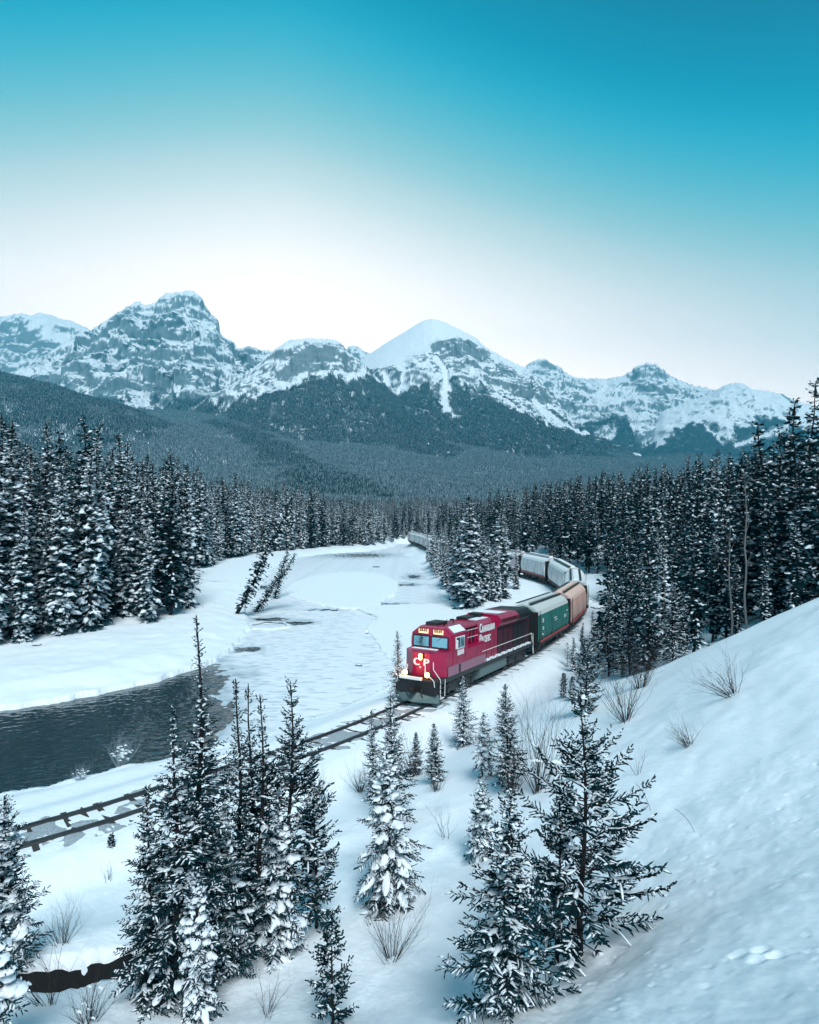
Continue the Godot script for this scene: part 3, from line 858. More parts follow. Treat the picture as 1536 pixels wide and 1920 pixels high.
func build_far_forest() -> void:
	var r := RandomNumberGenerator.new()
	r.seed = 5
	var split := [[], [], []]
	for q in hill_trees: split[r.randi() % 3].append(q)
	for k in 3: many("distant_forest", make_tile(50 + k, 26.0, 46, .42, 6.5, 12.0), mats.far_needles, split[k], "dark conifer forest clinging to the lower mountain flanks", "forest")
	var kinds := [[], [], [], [], [], [], []]
	var d := 505.0
	while d < 2720.0:
		var step := 46.0
		var x := -0.80 * d - 60.0
		while x < 0.74 * d + 60.0:
			var px := x + r.randf_range(-4, 4); var pd := d + r.randf_range(-4, 4)
			x += step
			var y := ground(px, pd)
			var sx := (ground(px + 15, pd) - ground(px - 15, pd)) / 30.0
			var sz := -(ground(px, pd + 15) - ground(px, pd - 15)) / 30.0
			var ro := Basis(Vector3.UP, r.randf() * TAU)
			var tf := Transform3D(Basis(Vector3(1, sx, 0), Vector3(0, 1, 0), Vector3(0, sz, 1)) * ro, Vector3(px, y, -pd))
			var fold := near_line(Vector2(px, pd), pv([-680, 2260, -443, 1900, -229, 1400, -111, 1000]))
			var hill := Vector2((px + 1300.0) / 620.0, (pd - 1650.0) / 560.0).length()
			var dark := fold < 75.0 or (hill < 1.0 and pd > 1150.0)  # dark tiles paint the shade on the left hill; the fold has little snow
			if dark: kinds[6 if r.randf() < .85 else r.randi() % 3].append(tf)
			elif pd < 700.0: kinds[3 + r.randi() % 3].append(tf)
			else: kinds[r.randi() % 3].append(tf)
		d += step
	for k in 3:
		many("distant_forest", make_tile(80 + k, 54.0, 240, .74, 7.0, 13.0), mats.far_needles, kinds[k], "grey blue snow dusted conifer forest covering the valley side", "forest")
		many("distant_forest", make_tile(90 + k, 54.0, 170, .74, 8.0, 16.0), mats.far_needles, kinds[3 + k], "frosted spruce forest across the valley floor beyond the river bend", "forest")
	many("distant_forest", make_tile(99, 55.0, 300, .40, 8.0, 14.0), mats.far_needles, kinds[6], "dark band of conifers with little snow on the valley side", "forest")

# ------------------------------------------------------------------ conifers
const NEEDLE := Color(.007, .030, .037)

func spray(g: Geo, p: Vector3, dir: Vector3, len: float, w: float, r: RandomNumberGenerator, planes: int, col: Color) -> void:
	var s := dir.cross(Vector3.UP)
	if s.length() < 0.05: s = dir.cross(Vector3.RIGHT)
	s = s.normalized()
	var t := s.cross(dir).normalized()
	for k in planes:
		var a := PI * (k + r.randf() * .6) / planes
		var o := (s * cos(a) + t * sin(a))
		var prof := [[.2, 1.0], [.44, .5], [.68, .75], [1.0, 0.0]]
		var a0 := p; var b0 := p
		for q in prof:
			var m: Vector3 = p + dir * len * q[0]
			var f: float = q[1] * w
			var fwd: Vector3 = dir * (w * .7 if f > w * .6 else 0.0)
			var a1 := m + o * f * r.randf_range(.75, 1.2) + fwd; var b1 := m - o * f * r.randf_range(.75, 1.2) + fwd
			g.tri(a0, a1, b0, col); g.tri(b0, a1, b1, col)
			a0 = a1; b0 = b1

# a ridge of snow lying along a bough
func snow_pad(g: Geo, line: PackedVector3Array, w: float, h: float, r: RandomNumberGenerator, arch: int) -> void:
	var m := line.size()
	var pts: Array[PackedVector3Array] = []
	var nor: Array[PackedVector3Array] = []
	for k in m:
		var d := (line[mini(k + 1, m - 1)] - line[maxi(k - 1, 0)]).normalized()
		var s := d.cross(Vector3.UP)
		s = s.normalized() if s.length() > .05 else Vector3.RIGHT
		var up := s.cross(d).normalized()
		if up.y < 0: up = -up
		var f := (.38 if k == 0 or k == m - 1 else 1.0) * r.randf_range(.7, 1.3)
		var row := PackedVector3Array(); var nr := PackedVector3Array()
		for j in arch:
			var a := lerpf(-1.75, 1.75, float(j) / (arch - 1))
			var o := s * sin(a) * w * f + up * (cos(a) * h * f)
			row.append(line[k] + o); nr.append((s * sin(a) * h + up * cos(a) * w + d * (-.8 if k == 0 else (.8 if k == m - 1 else 0.0)) * h).normalized())
		pts.append(row); nor.append(nr)
	for k in m - 1:
		for j in arch - 1:
			g.stri(pts[k][j], pts[k + 1][j], pts[k + 1][j + 1], nor[k][j], nor[k + 1][j], nor[k + 1][j + 1])
			g.stri(pts[k][j], pts[k + 1][j + 1], pts[k][j + 1], nor[k][j], nor[k + 1][j + 1], nor[k][j + 1])

# [trunk, crown, snow] of one conifer standing at the origin
func conifer(s: int, o: Dictionary) -> Array:
	var r := RandomNumberGenerator.new()
	r.seed = s
	var h: float = o.h; var rad: float = o.r
	var fine: bool = o.get("fine", false)
	var lean: Vector2 = o.get("lean", Vector2.ZERO)
	var gt := Geo.new(); var gc := Geo.new(); var gs := Geo.new()
	var axis := func(y: float) -> Vector3: return Vector3(lean.x * y + sin(y * 1.1 + s) * .012 * h, y, lean.y * y + cos(y * .9 + s) * .010 * h)
	var seg := 7
	var tr: float = o.get("trunk", h * .011 + .012)
	for k in seg:
		var y0 := h * k / seg; var y1 := h * (k + 1) / seg
		if k == 0: y0 = -.8
		gt.tube(axis.call(y0), axis.call(y1), lerpf(tr, tr * .12, float(k) / seg), lerpf(tr, tr * .12, float(k + 1) / seg), 6, Color(.035, .03, .028))
	var first: float = o.get("first", .06)
	var frost: float = o.get("frost", .0)
	var y := h * first
	var az := r.randf() * TAU
	var gap: float = o.get("gap", .035) * h
	while y < h * .985:
		var f: float = clampf((y / h - first) / (1.0 - first), 0.0, 1.0)
		var reach: float = rad * pow(1.0 - f, o.get("pow", .8)) * (0.72 + .28 * smooth01(0.0, .18, f))
		reach *= 1.0 - o.get("spire", 0.0) * smooth01(.52, .8, f)
		reach += rad * .05
		var per: int = o.get("per", 6)
		if f > .8: per = maxi(3, per - 2)
		for k in per:
			if r.randf() < o.get("miss", .06): continue
			var a := az + TAU * k / per + r.randf_range(-.45, .45)
			var len := reach * r.randf_range(.55 - .2 * o.get("loose", 0.0), 1.18)
			var el: float = lerpf(o.get("low", -.35), o.get("high", .6), pow(f, 1.3)) + r.randf_range(-.16, .16)
			var p0: Vector3 = axis.call(y + r.randf_range(-1, 1) * gap * (.4 + o.get("loose", 0.0)))
			var flat := Vector3(cos(a), 0, sin(a))
			var sag: float = o.get("sag", .28) * (1.0 - f * .7)
			var curve := PackedVector3Array()
			var st := 5 if fine else 3
			for j in st + 1:
				var t := float(j) / st
				curve.append(p0 + flat * len * t * cos(el) + Vector3.UP * len * (t * sin(el) - sag * t * t + o.get("tip", .16) * t * t * t))
			var at := func(t: float) -> Vector3:
				var q := clampf(t, 0.0, .9999) * st
				var i := int(q)
				return curve[i].lerp(curve[i + 1], q - i)
			if fine and len > .2:
				for j in range(0, st - 1): gt.tube(curve[j], curve[j + 1], lerpf(.016, .004, float(j) / st) * minf(len + .3, 1.0), lerpf(.016, .004, float(j + 1) / st) * minf(len + .3, 1.0), 3, Color(.03, .027, .024))
			var col: Color = NEEDLE * r.randf_range(.65, 1.5)
			col.a = 1
			var side := Vector3(-flat.z, 0, flat.x)
			var n: int = maxi(2, int(len / o.get("every", .13)))
			var start: float = o.get("start", .12)
			for j in n + 1:
				var t := lerpf(start, 1.0, float(j) / n)
				var p: Vector3 = at.call(t)
				var fwd: Vector3 = (at.call(t + .05) as Vector3) - (at.call(t - .05) as Vector3)
				fwd = fwd.normalized() if fwd.length() > 1e-5 else flat
				for sg in ([-1, 1] if j < n else [0]):
					var tl: float = o.get("twig", .42) * len * (1.0 - .72 * t) + o.get("tuft", .05) * r.randf_range(.8, 1.3)
					tl *= r.randf_range(.5, 1.25)
					var cc := col if r.randf() > frost else Color(.62, .66, .70)
					var dir: Vector3 = (fwd * r.randf_range(.4, .9) + side * sg * .8 + Vector3(r.randf_range(-.3, .3), r.randf_range(-.5, .3), r.randf_range(-.3, .3))).normalized()
					if fine and r.randf() < o.get("snow", .6) * .32 and tl > .05:
						var q1 := p + dir * tl * r.randf_range(.5, .9)
						snow_pad(gs, PackedVector3Array([p + dir * tl * .1 + Vector3(0, .008, 0), (p + q1) * .5 + Vector3(0, .016, 0), q1]), minf(tl * .17, .026) * r.randf_range(.6, 1.2), .016, r, 3)
					if fine: spray(gc, p, dir, tl, minf(o.get("brush", .035) * r.randf_range(.8, 1.25), tl * .3), r, 2, cc)
					else:
						var w := tl * .30
						var o1 := (dir.cross(Vector3.UP).normalized() * .8 + Vector3(0, r.randf_range(-.8, .8), 0)) * w
						gc.tri(p - dir * .1 * tl, p + dir * tl * .55 + o1, p + dir * tl, cc); gc.tri(p - dir * .1 * tl, p + dir * tl, p + dir * tl * .6 - o1, cc)
			# drooping underside so that the bough has body
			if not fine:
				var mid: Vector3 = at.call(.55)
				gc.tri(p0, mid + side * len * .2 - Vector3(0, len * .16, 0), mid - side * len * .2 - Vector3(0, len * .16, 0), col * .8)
			if r.randf() < o.get("snow", .6):
				var t0 := r.randf_range(.1, .45); var t1 := minf(1.0, t0 + r.randf_range(.25, .6) * o.get("lie", 1.0))
				var line := PackedVector3Array()
				var m := 5 if fine else 3
				for j in m: line.append((at.call(lerpf(t0, t1, float(j) / (m - 1))) as Vector3) + Vector3(0, .012 if fine else len * .03, 0))
				var bulk: float = o.get("bulk", .1)
				var w := minf(len * .30, bulk * r.randf_range(.5, 1.3))
				snow_pad(gs, line, w, w * r.randf_range(.45, .75), r, 5 if fine else 3)
				if r.randf() < o.get("snow", .6):
					for sg in [-1, 1]:
						if r.randf() < .6:
							var q0: Vector3 = at.call(t0 + .1)
							var q1: Vector3 = q0 + (flat * .5 + side * sg * .8 + Vector3.DOWN * .15).normalized() * len * r.randf_range(.2, .38)
							snow_pad(gs, PackedVector3Array([q0, (q0 + q1) * .5 + Vector3(0, .01, 0), q1]), w * .75, w * .45, r, 4 if fine else 3)
		az += 2.4 + r.randf()
		y += gap * r.randf_range(.75, 1.25) * (1.0 - .35 * f)
	# leader
	var top: Vector3 = axis.call(h)
	if fine:
		spray(gc, axis.call(h * .93), (top - (axis.call(h * .93) as Vector3)).normalized(), h * .075, .03, r, 3, NEEDLE)
	else:
		gc.tri(axis.call(h * .94) + Vector3(.1, 0, 0), top, axis.call(h * .94) - Vector3(.1, 0, 0), NEEDLE)
	return [gt.mesh(), gc.mesh(), gs.mesh()]

func plant(called: String, m: Array, label: String, category: String, at: Vector3, scale: float, turn: float, group := "") -> Node3D:
	var t := thing(called, label, category, at, group)
	part("trunk", m[0], mats.bark, t)
	part("crown", m[1], mats.needles, t).set_meta("kind", "stuff")
	if (m[2] as ArrayMesh).get_surface_count(): part("snow_load", m[2], mats.tree_snow, t).set_meta("kind", "stuff")
	t.basis = Basis(Vector3.UP, turn).scaled(Vector3(scale, scale, scale))
	return t

# ------------------------------------------------------------------ the forest on both sides of the valley
func wooded(x: float, d: float) -> int:       # 0 none, 1 far bank left, 2 beyond the bend, 3 inside the curve, 4 hillside right
	var p := Vector2(x, d)
	if in_grid(x, d) and soft(g_s, x, d) < 2.0: return 0
	if d > 325.0: return 2
	if inside(p, left_wood): return 1
	var tr: Array = near_track(x, d) if in_grid(x, d) else [40.0, 0, 0]
	if absf(tr[0]) < 4.2: return 0
	if inside(p, curve_wood): return 3
	if inside(p, right_wood) and (tr[0] > 5.6 or d > 128): return 4
	if inside(p, bend_wood): return 2
	return 0

var left_wood := pv([-160, 42, -62, 52, -46, 54, -41, 58, -37, 66, -32, 72, -29.5, 81, -29.5, 87, -36, 95, -43, 112, -48, 135, -51, 165, -50, 205, -38, 228, -30, 240, -60, 330, -290, 330, -200, 100])
var bend_wood := pv([-40, 238, -26, 244, -14, 250, -11, 268, -12, 320, -40, 330, -120, 330])
var curve_wood := pv([6.2, 108, 8, 100, 12, 100, 15.5, 104, 15.5, 112, 13.0, 126, 9.5, 146, 7, 166, 4.2, 172, 4.2, 150, 4.6, 125])
var right_wood := pv([10.8, 33, 12.3, 38, 14.0, 46, 18.5, 57, 26, 71, 30, 86, 33.5, 100, 31, 116, 27, 132, 21, 156, 14.5, 186, 12, 222, 9.5, 250, 13, 262, 26, 296, 26, 330, -12, 330, -11, 290, -5, 274, 12, 345, 270, 345, 200, 60, 60, 26, 36, 27, 27, 30, 20, 31])

func build_forest() -> void:
	var r := RandomNumberGenerator.new()
	r.seed = 77
	var kinds: Array = []
	for k in 5: kinds.append(conifer(300 + k, {"h": 10.0, "r": 1.14 + .12 * (k % 3), "gap": .027, "per": 7, "miss": .12, "loose": .7, "low": -.5, "high": .35, "sag": .22, "every": .26, "twig": .5, "tuft": .12, "snow": 1.0, "bulk": .25, "pow": .72, "frost": .36}))
	for k in 3: kinds.append(conifer(320 + k, {"h": 10.0, "r": 1.25, "gap": .03, "per": 6, "miss": .2, "loose": 1.0, "low": -.3, "high": .5, "sag": .2, "every": .26, "twig": .5, "tuft": .14, "snow": .66, "bulk": .15, "pow": .6, "first": .10, "frost": .09}))
	var spots := []
	var d := 31.0
	while d < 520.0:
		var step := 2.75 + d * .004 + maxf(d - 330.0, 0.0) * .012
		var x := -.80 * d - 14.0
		while x < .76 * d + 12.0:
			var px := x + r.randf_range(-1, 1) * step * .48; var pd := d + r.randf_range(-1, 1) * step * .48
			x += step
			var z := wooded(px, pd)
			if z == 0 or r.randf() < .12: continue
			var size := r.randf_range(.62, 1.12) if z != 4 else r.randf_range(.42, 1.12)
			var hgt: float = [0.0, 22.5, 17.5, 13.0, 15.0][z] * size
			if z == 4: hgt *= .55 + .45 * smooth01(36, 75, pd)
			if z == 3: hgt *= .78
			if z == 1: hgt *= .78 + .22 * smooth01(-25, -40, px)
			var dark: bool = r.randf() < [0.0, .14, .2, .1, .86][z]
			var kind := 5 + r.randi() % 3 if dark else r.randi() % 5
			spots.append([pd, px, hgt, z, kind, r.randf() * TAU])
		d += step
	for q in [[1524, 715, 37, 1], [1490, 752, 40, 1], [1462, 800, 43, 1], [1428, 792, 46, 1], [1392, 850, 45, 1], [1348, 842, 53, 0], [1538, 790, 34, 1], [1308, 872, 51, 1], [1500, 850, 35, 1], [1440, 890, 37, 1], [1560, 740, 42, 1], [1360, 920, 39, 1]]:
		var bx: float = (q[0] - CU) * q[2] / FOC
		spots.append([float(q[2]), bx, EYE - (q[1] - HV) * q[2] / FOC - ground(bx, q[2]), 4, 5 + r.randi() % 3 if q[3] == 1 else r.randi() % 5, r.randf() * TAU])
	for q in [[1075, 1192, 52], [1092, 1165, 57], [1122, 1172, 48], [1152, 1205, 43], [1131, 1228, 40], [1168, 1236, 38], [1212, 1226, 36], [1112, 1142, 61], [1086, 1222, 46], [1190, 1190, 40]]:
		var bx: float = (q[0] - CU) * q[2] / FOC
		spots.append([float(q[2]), bx, EYE - (q[1] - HV) * q[2] / FOC - ground(bx, q[2]), 4, r.randi() % 8, r.randf() * TAU, 1.3])
	for q in [[880, 925, 91, 1.4], [942, 948, 96, 1.3], [915, 992, 103, 1.2], [905, 985, 93, 1.3], [852, 1000, 100, 1.2], [968, 1030, 104, 1.1], [862, 965, 97, 1.25], [895, 955, 97, 1.2], [832, 1020, 116, 1.2], [930, 1010, 92.5, 1.2]]:
		var bx: float = (q[0] - CU) * q[2] / FOC
		spots.append([float(q[2]), bx, EYE - (q[1] - HV) * q[2] / FOC - ground(bx, q[2]), 3, r.randi() % 5, r.randf() * TAU, q[3]])
	spots.sort_custom(func(a, b): return a[0] < b[0])
	var top := PackedFloat32Array()
	top.resize(400); top.fill(1920.0)
	for q in spots:
		var y := ground(q[1], q[0])
		var u: float = CU + q[1] * FOC / q[0]
		var vt: float = HV - (y + q[2] - EYE) * FOC / q[0]
		var vb: float = HV - (y - EYE) * FOC / q[0]
		var half: float = q[2] * .13 * FOC / q[0]
		var shown := 0.0
		if u > -half and u < 1536 + half:
			for b in range(clampi(int((u - half) / 4), 0, 383), clampi(int((u + half) / 4) + 1, 1, 384)):
				var up := clampf((b * 4 - u) / half, -1, 1)
				var v0 := vt + (vb - vt) * absf(up)
				shown += maxf(0.0, minf(top[b], vb) - v0)
				top[b] = minf(top[b], v0)
		var fat: float = q[6] if q.size() > 6 else r.randf_range(.82, 1.2)
		q.resize(6)
		q.append(y); q.append(shown); q.append(fat)
	var order := range(spots.size())
	order.sort_custom(func(a, b): return spots[a][7] > spots[b][7])
	var single := {}
	for k in mini(295, order.size()): single[order[k]] = true
	var told := {1: ["snow laden spruce on the far river bank", "spruces along the far river bank"], 2: ["frosted spruce beyond the river bend", "spruces beyond the river bend"], 3: ["snowy spruce inside the curve of the train", "spruces inside the curve of the train"], 4: ["dark lightly snowed conifer on the slope behind the train", "conifers on the slope right of the train"]}
	var protos := {}
	var rest := []
	for k in kinds.size(): rest.append([])
	for k in spots.size():
		var q: Array = spots[k]
		var at := Vector3(q[1], q[6] - .1, -q[0])
		var sc: float = q[2] / 10.0
		if single.has(k):
			var t: Node3D
			if not protos.has(q[4]):
				t = plant("spruce_tree", kinds[q[4]], "x", "tree", at, sc, q[5])
				protos[q[4]] = t
			else:
				t = protos[q[4]].duplicate()
				t.name = numbered("spruce_tree")
				add_child(t, true)
				t.position = at
				t.basis = Basis(Vector3.UP, q[5]).scaled(Vector3(sc * q[8], sc, sc * q[8]))
			var u: float = CU + q[1] * FOC / q[0]
			var tall: String = "tall" if q[2] > 16.5 else ("short" if q[2] < 11.0 else "middling")
			var look: String = "dark" if q[4] > 4 else "snowy"
			var row: String = "in full view" if q[7] > .5 * q[2] * FOC / q[0] else "showing its top"
			var zone: String = ""
			match q[3]:
				1: zone = "on the far bank " + ("at the left edge" if u < 70 else ("just in from the left edge" if u < 150 else ("above the snow flat's middle" if u < 230 else ("above the snow flat's right part" if u < 310 else ("left of the leaning spruces" if u < 390 else "behind the leaning spruces")))))
				2: zone = "beyond the bend left of the last cars" if u < 770 else "beyond the bend behind the last cars"
				3: zone = "inside the curve " + ("at the ice edge" if u < 850 else ("behind the locomotive's cab" if u < 915 else "behind the locomotive's hood"))
				_: zone = ("at the open slope's foot" if u < 1200 else ("at the crest left of the bare trunks" if u < 1360 else "at the crest right of the bare trunks")) if q[0] < 48 else (("beside the tight bend" if u < 1200 else ("right of the tight bend" if u < 1380 else "high at the right edge")) if q[0] < 85 else (("right behind the tight bend" if u < 1120 else ("up the slope behind the bend" if u < 1300 else "up the slope towards the right edge")) if q[0] < 140 else "far along the slope behind the train"))
			tag(t, "%s %s conifer %s, %s" % [tall, look, zone, row], "tree", told[q[3]][1])
		elif q[7] > 0.0 or q[0] < 90.0 or k % 3 != 0:
			rest[q[4]].append(Transform3D(Basis(Vector3.UP, q[5]).scaled(Vector3(sc * q[8], sc, sc * q[8])), at))
	for k in kinds.size():
		var joined := ArrayMesh.new()
		for j in 3:
			joined.add_surface_from_arrays(Mesh.PRIMITIVE_TRIANGLES, (kinds[k][j] as ArrayMesh).surface_get_arrays(0))
			joined.surface_set_material(j, [mats.bark, mats.needles, mats.tree_snow][j])
		var mm := MultiMesh.new()
		mm.transform_format = MultiMesh.TRANSFORM_3D
		mm.mesh = joined
		mm.instance_count = rest[k].size()
		for j in rest[k].size(): mm.set_instance_transform(j, rest[k][j])
		var o := MultiMeshInstance3D.new()
		o.name = numbered("forest")
		o.multimesh = mm
		add_child(o, true)
		tag(o, "deep snowy conifer forest standing behind the front rows of spruces", "forest", "", "stuff")
	# three spruces that lean far over the ice
	var lm := conifer(351, {"h": 10.0, "r": .78, "gap": .036, "per": 5, "low": -.25, "high": .4, "sag": .2, "every": .24, "twig": .5, "tuft": .14, "snow": .85, "bulk": .16, "pow": .30, "frost": .05, "first": .08, "trunk": .16})
	for q in [[446, 1140, 85.0, 18.0, .44, "longest spruce leaning out over the river ice"], [470, 1126, 90.0, 11.5, .62, "shorter spruce leaning low over the river ice between two others"], [512, 1092, 104.0, 11.0, .26, "third leaning spruce at the tip of the wooded bank"]]:
		var p := spot(q[0], q[1], q[2])
		p.y = ground(p.x, q[2])
		var t := plant("leaning_spruce", lm, q[5], "tree", p, q[3] / 10.0, 0.0)
		t.basis = Basis(Vector3(0, 0, 1), -q[4]) * t.basis

# ------------------------------------------------------------------ trees in front, each its own
func build_near_trees() -> void:
	var fir := {"fine": true, "gap": .032, "per": 6, "low": -.18, "high": .75, "sag": .22, "every": .060, "twig": .36, "tuft": .042, "brush": .0155, "snow": .8, "bulk": .05, "pow": .78, "lie": .6, "frost": .04}
	var pine := {"fine": true, "gap": .044, "per": 5, "low": -.05, "high": .8, "sag": .14, "tip": .3, "every": .07, "twig": .22, "tuft": .08, "brush": .021, "start": .3, "snow": .7, "bulk": .042, "pow": .55, "lie": .6, "miss": .18, "frost": .03}
	var heavy := {"fine": true, "gap": .040, "per": 6, "low": -.75, "high": .4, "sag": .30, "every": .06, "twig": .37, "tuft": .045, "brush": .017, "snow": 1.0, "bulk": .13, "pow": .7, "frost": .10}
	# u, base v, top v, D, half width, kind, changes, label
	var list := [
		[951, 1892, 1476, 12.0, 138, fir, {"miss": .2, "gap": .038, "first": .03, "pow": .85}, "fir_tree", "tall open fir with tiered snowy boughs nearest the bottom edge"],
		[1091, 1788, 1300, 13.0, 156, pine, {"first": .06, "pow": .5, "gap": .042, "per": 5, "miss": .2, "spire": .4, "snow": .85}, "pine_tree", "lone dark trunked pine with long bare looking branches on the snow slope"],
		[1046, 1800, 1500, 12.8, 62, pine, {"first": .04}, "pine_tree", "slim young pine squeezed between the open fir and the lone dark pine"],
		[727, 1694, 1408, 15.5, 88, heavy, {"first": .02}, "spruce_tree", "squat spruce weighed down by thick rolls of snow"],
		[735, 1540, 1300, 21.0, 46, fir, {}, "spruce_tree", "narrow spruce spire rising behind the snow weighted spruce"],
		[699, 1500, 1330, 22.0, 24, fir, {}, "spruce_tree", "thin short spire left of the narrow spruce below the track"],
		[374, 1850, 1152, 14.0, 112, fir, {"gap": .028, "pow": .8, "snow": .5, "spire": .62, "miss": .16}, "spruce_tree", "tallest dark spruce of the clump, its spire crossing the river"],
		[545, 1764, 1274, 15.5, 104, pine, {"gap": .036, "per": 6, "pow": .45, "first": .10, "spire": .62}, "pine_tree", "pine with an upswept candelabra top right of the clump"],
		[490, 1786, 1300, 15.0, 76, pine, {"per": 6, "pow": .5, "spire": .68}, "pine_tree", "pine in the middle of the clump beside the candelabra topped pine"],
		[447, 1770, 1272, 15.6, 62, pine, {"pow": .38, "per": 6, "spire": .74}, "pine_tree", "pine with a bare spike of a leader behind the clump"],
		[470, 1750, 1280, 16.4, 56, pine, {"pow": .38, "spire": .74}, "pine_tree", "second spike topped pine close behind the clump"],
		[330, 1872, 1322, 13.5, 104, fir, {"gap": .032, "pow": .5, "snow": .7, "bulk": .07, "spire": .74, "miss": .16}, "fir_tree", "bushy fir with a thin bare leader on the left of the clump"],
		[278, 1868, 1470, 13.3, 62, fir, {"snow": .7}, "fir_tree", "shorter bushy fir at the left edge of the clump above the creek"],
		[368, 1908, 1620, 12.0, 62, heavy, {"bulk": .12}, "spruce_tree", "small snow draped spruce standing in front of the clump"],
		[592, 1738, 1440, 16.0, 52, pine, {}, "pine_tree", "short pine on the right flank of the clump"],
		[425, 1830, 1480, 14.4, 88, fir, {"snow": .75, "bulk": .11}, "fir_tree", "dense snowy fir filling the foot of the clump"],
		[520, 1790, 1500, 14.8, 80, heavy, {"bulk": .13}, "fir_tree", "snow loaded fir under the candelabra topped pine"],
		[625, 1918, 1718, 11.5, 50, pine, {"gap": .06, "per": 4, "miss": .3, "snow": .4}, "pine_sapling", "spindly pine sapling near the bottom edge with gaps between branches"],
		[8, 1812, 1488, 13.0, 84, fir, {"snow": .8, "bulk": .15}, "fir_tree", "fir at the left edge below the railway with clumps of snow"],
		[745, 1314, 1182, 41.5, 24, fir, {"every": .12}, "spruce_tree", "small spruce standing left of the locomotive's nose on the river side"],
		[-26, 1990, 1672, 9.6, 92, heavy, {"bulk": .2, "gap": .05}, "spruce_tree", "spruce with thick snow on its boughs cut off by the lower left corner"],
		[868, 1398, 1268, 29.5, 33, fir, {"every": .11}, "spruce_tree", "small full spruce standing in front of the locomotive's fuel tank"],
		[950, 1478, 1280, 22.6, 40, fir, {}, "spruce_tree", "slender spruce among bare shrubs below the train"],
		[908, 1456, 1336, 23.5, 30, heavy, {"bulk": .1}, "spruce_tree", "low spruce left of the slender spruce among bare shrubs"],
		[815, 1466, 1356, 23.8, 24, fir, {}, "spruce_tree", "small spruce beside a brown thicket under the locomotive"],
		[781, 1452, 1372, 24.6, 16, fir, {}, "spruce_tree", "tiny spruce in the brown thicket under the locomotive"],
		[905, 1606, 1464, 15.2, 42, heavy, {"bulk": .09}, "spruce_tree", "small snowy spruce behind the left side of the open fir"],
		[1100, 1336, 1196, 31.0, 34, pine, {"per": 6}, "pine_tree", "dark young pine with a ball of snow above the lone pine"],
		[1057, 1308, 1262, 40.0, 9, pine, {"every": .12}, "pine_sapling", "tiny sapling beside the line on the open snow"],
		[1072, 1312, 1268, 40.5, 10, fir, {"every": .12}, "pine_sapling", "second tiny sapling a step right of the first on the open snow"],
		[1063, 1250, 1206, 47.0, 14, pine, {"every": .14, "gap": .09, "per": 4}, "pine_sapling", "lone little pine with flat tiers on the snow beside the green hopper car"],
		[210, 1586, 1562, 20.0, 5, pine, {"gap": .12}, "pine_sapling", "seedling poking out of the snow below the rails"],
		[1140, 1268, 1120, 42.0, 34, fir, {"every": .14, "snow": .4}, "spruce_tree", "spruce at the edge of the wood where the snow strip narrows"],
		[1180, 1300, 1110, 38.0, 40, fir, {"every": .14, "snow": .45}, "spruce_tree", "dark spruce right behind the one edging the snow strip"],
		[1262, 1296, 1090, 34.0, 50, fir, {"every": .13, "snow": .6}, "spruce_tree", "snow flecked spruce at the crest of the open slope"],
	]
	var count := 0
	for q in list:
		var p := foot(q[0], minf(q[1], 1990.0), q[3])
		var fd := -p.z
		var h: float = EYE - (q[2] - HV) * fd / FOC - p.y
		p.y -= .03
		var o: Dictionary = (q[5] as Dictionary).duplicate()
		o.merge(q[6], true)
		o.h = h
		o.r = q[4] * fd / FOC
		plant(q[7], conifer(500 + count * 7, o), q[8], "tree", p, 1.0, 0.0)
		count += 1

# ------------------------------------------------------------------ railway
func rail_at(i: float) -> Vector3:
	var k := clampi(int(i), 0, track.size() - 2)
	var p := track[k].lerp(track[k + 1], i - k)
	return Vector3(p.x, p.y, -p.z)

func rail_dir(i: float) -> Vector3:
	return (rail_at(minf(i + 1, track.size() - 1.001)) - rail_at(maxf(i - 1, 0))).normalized()

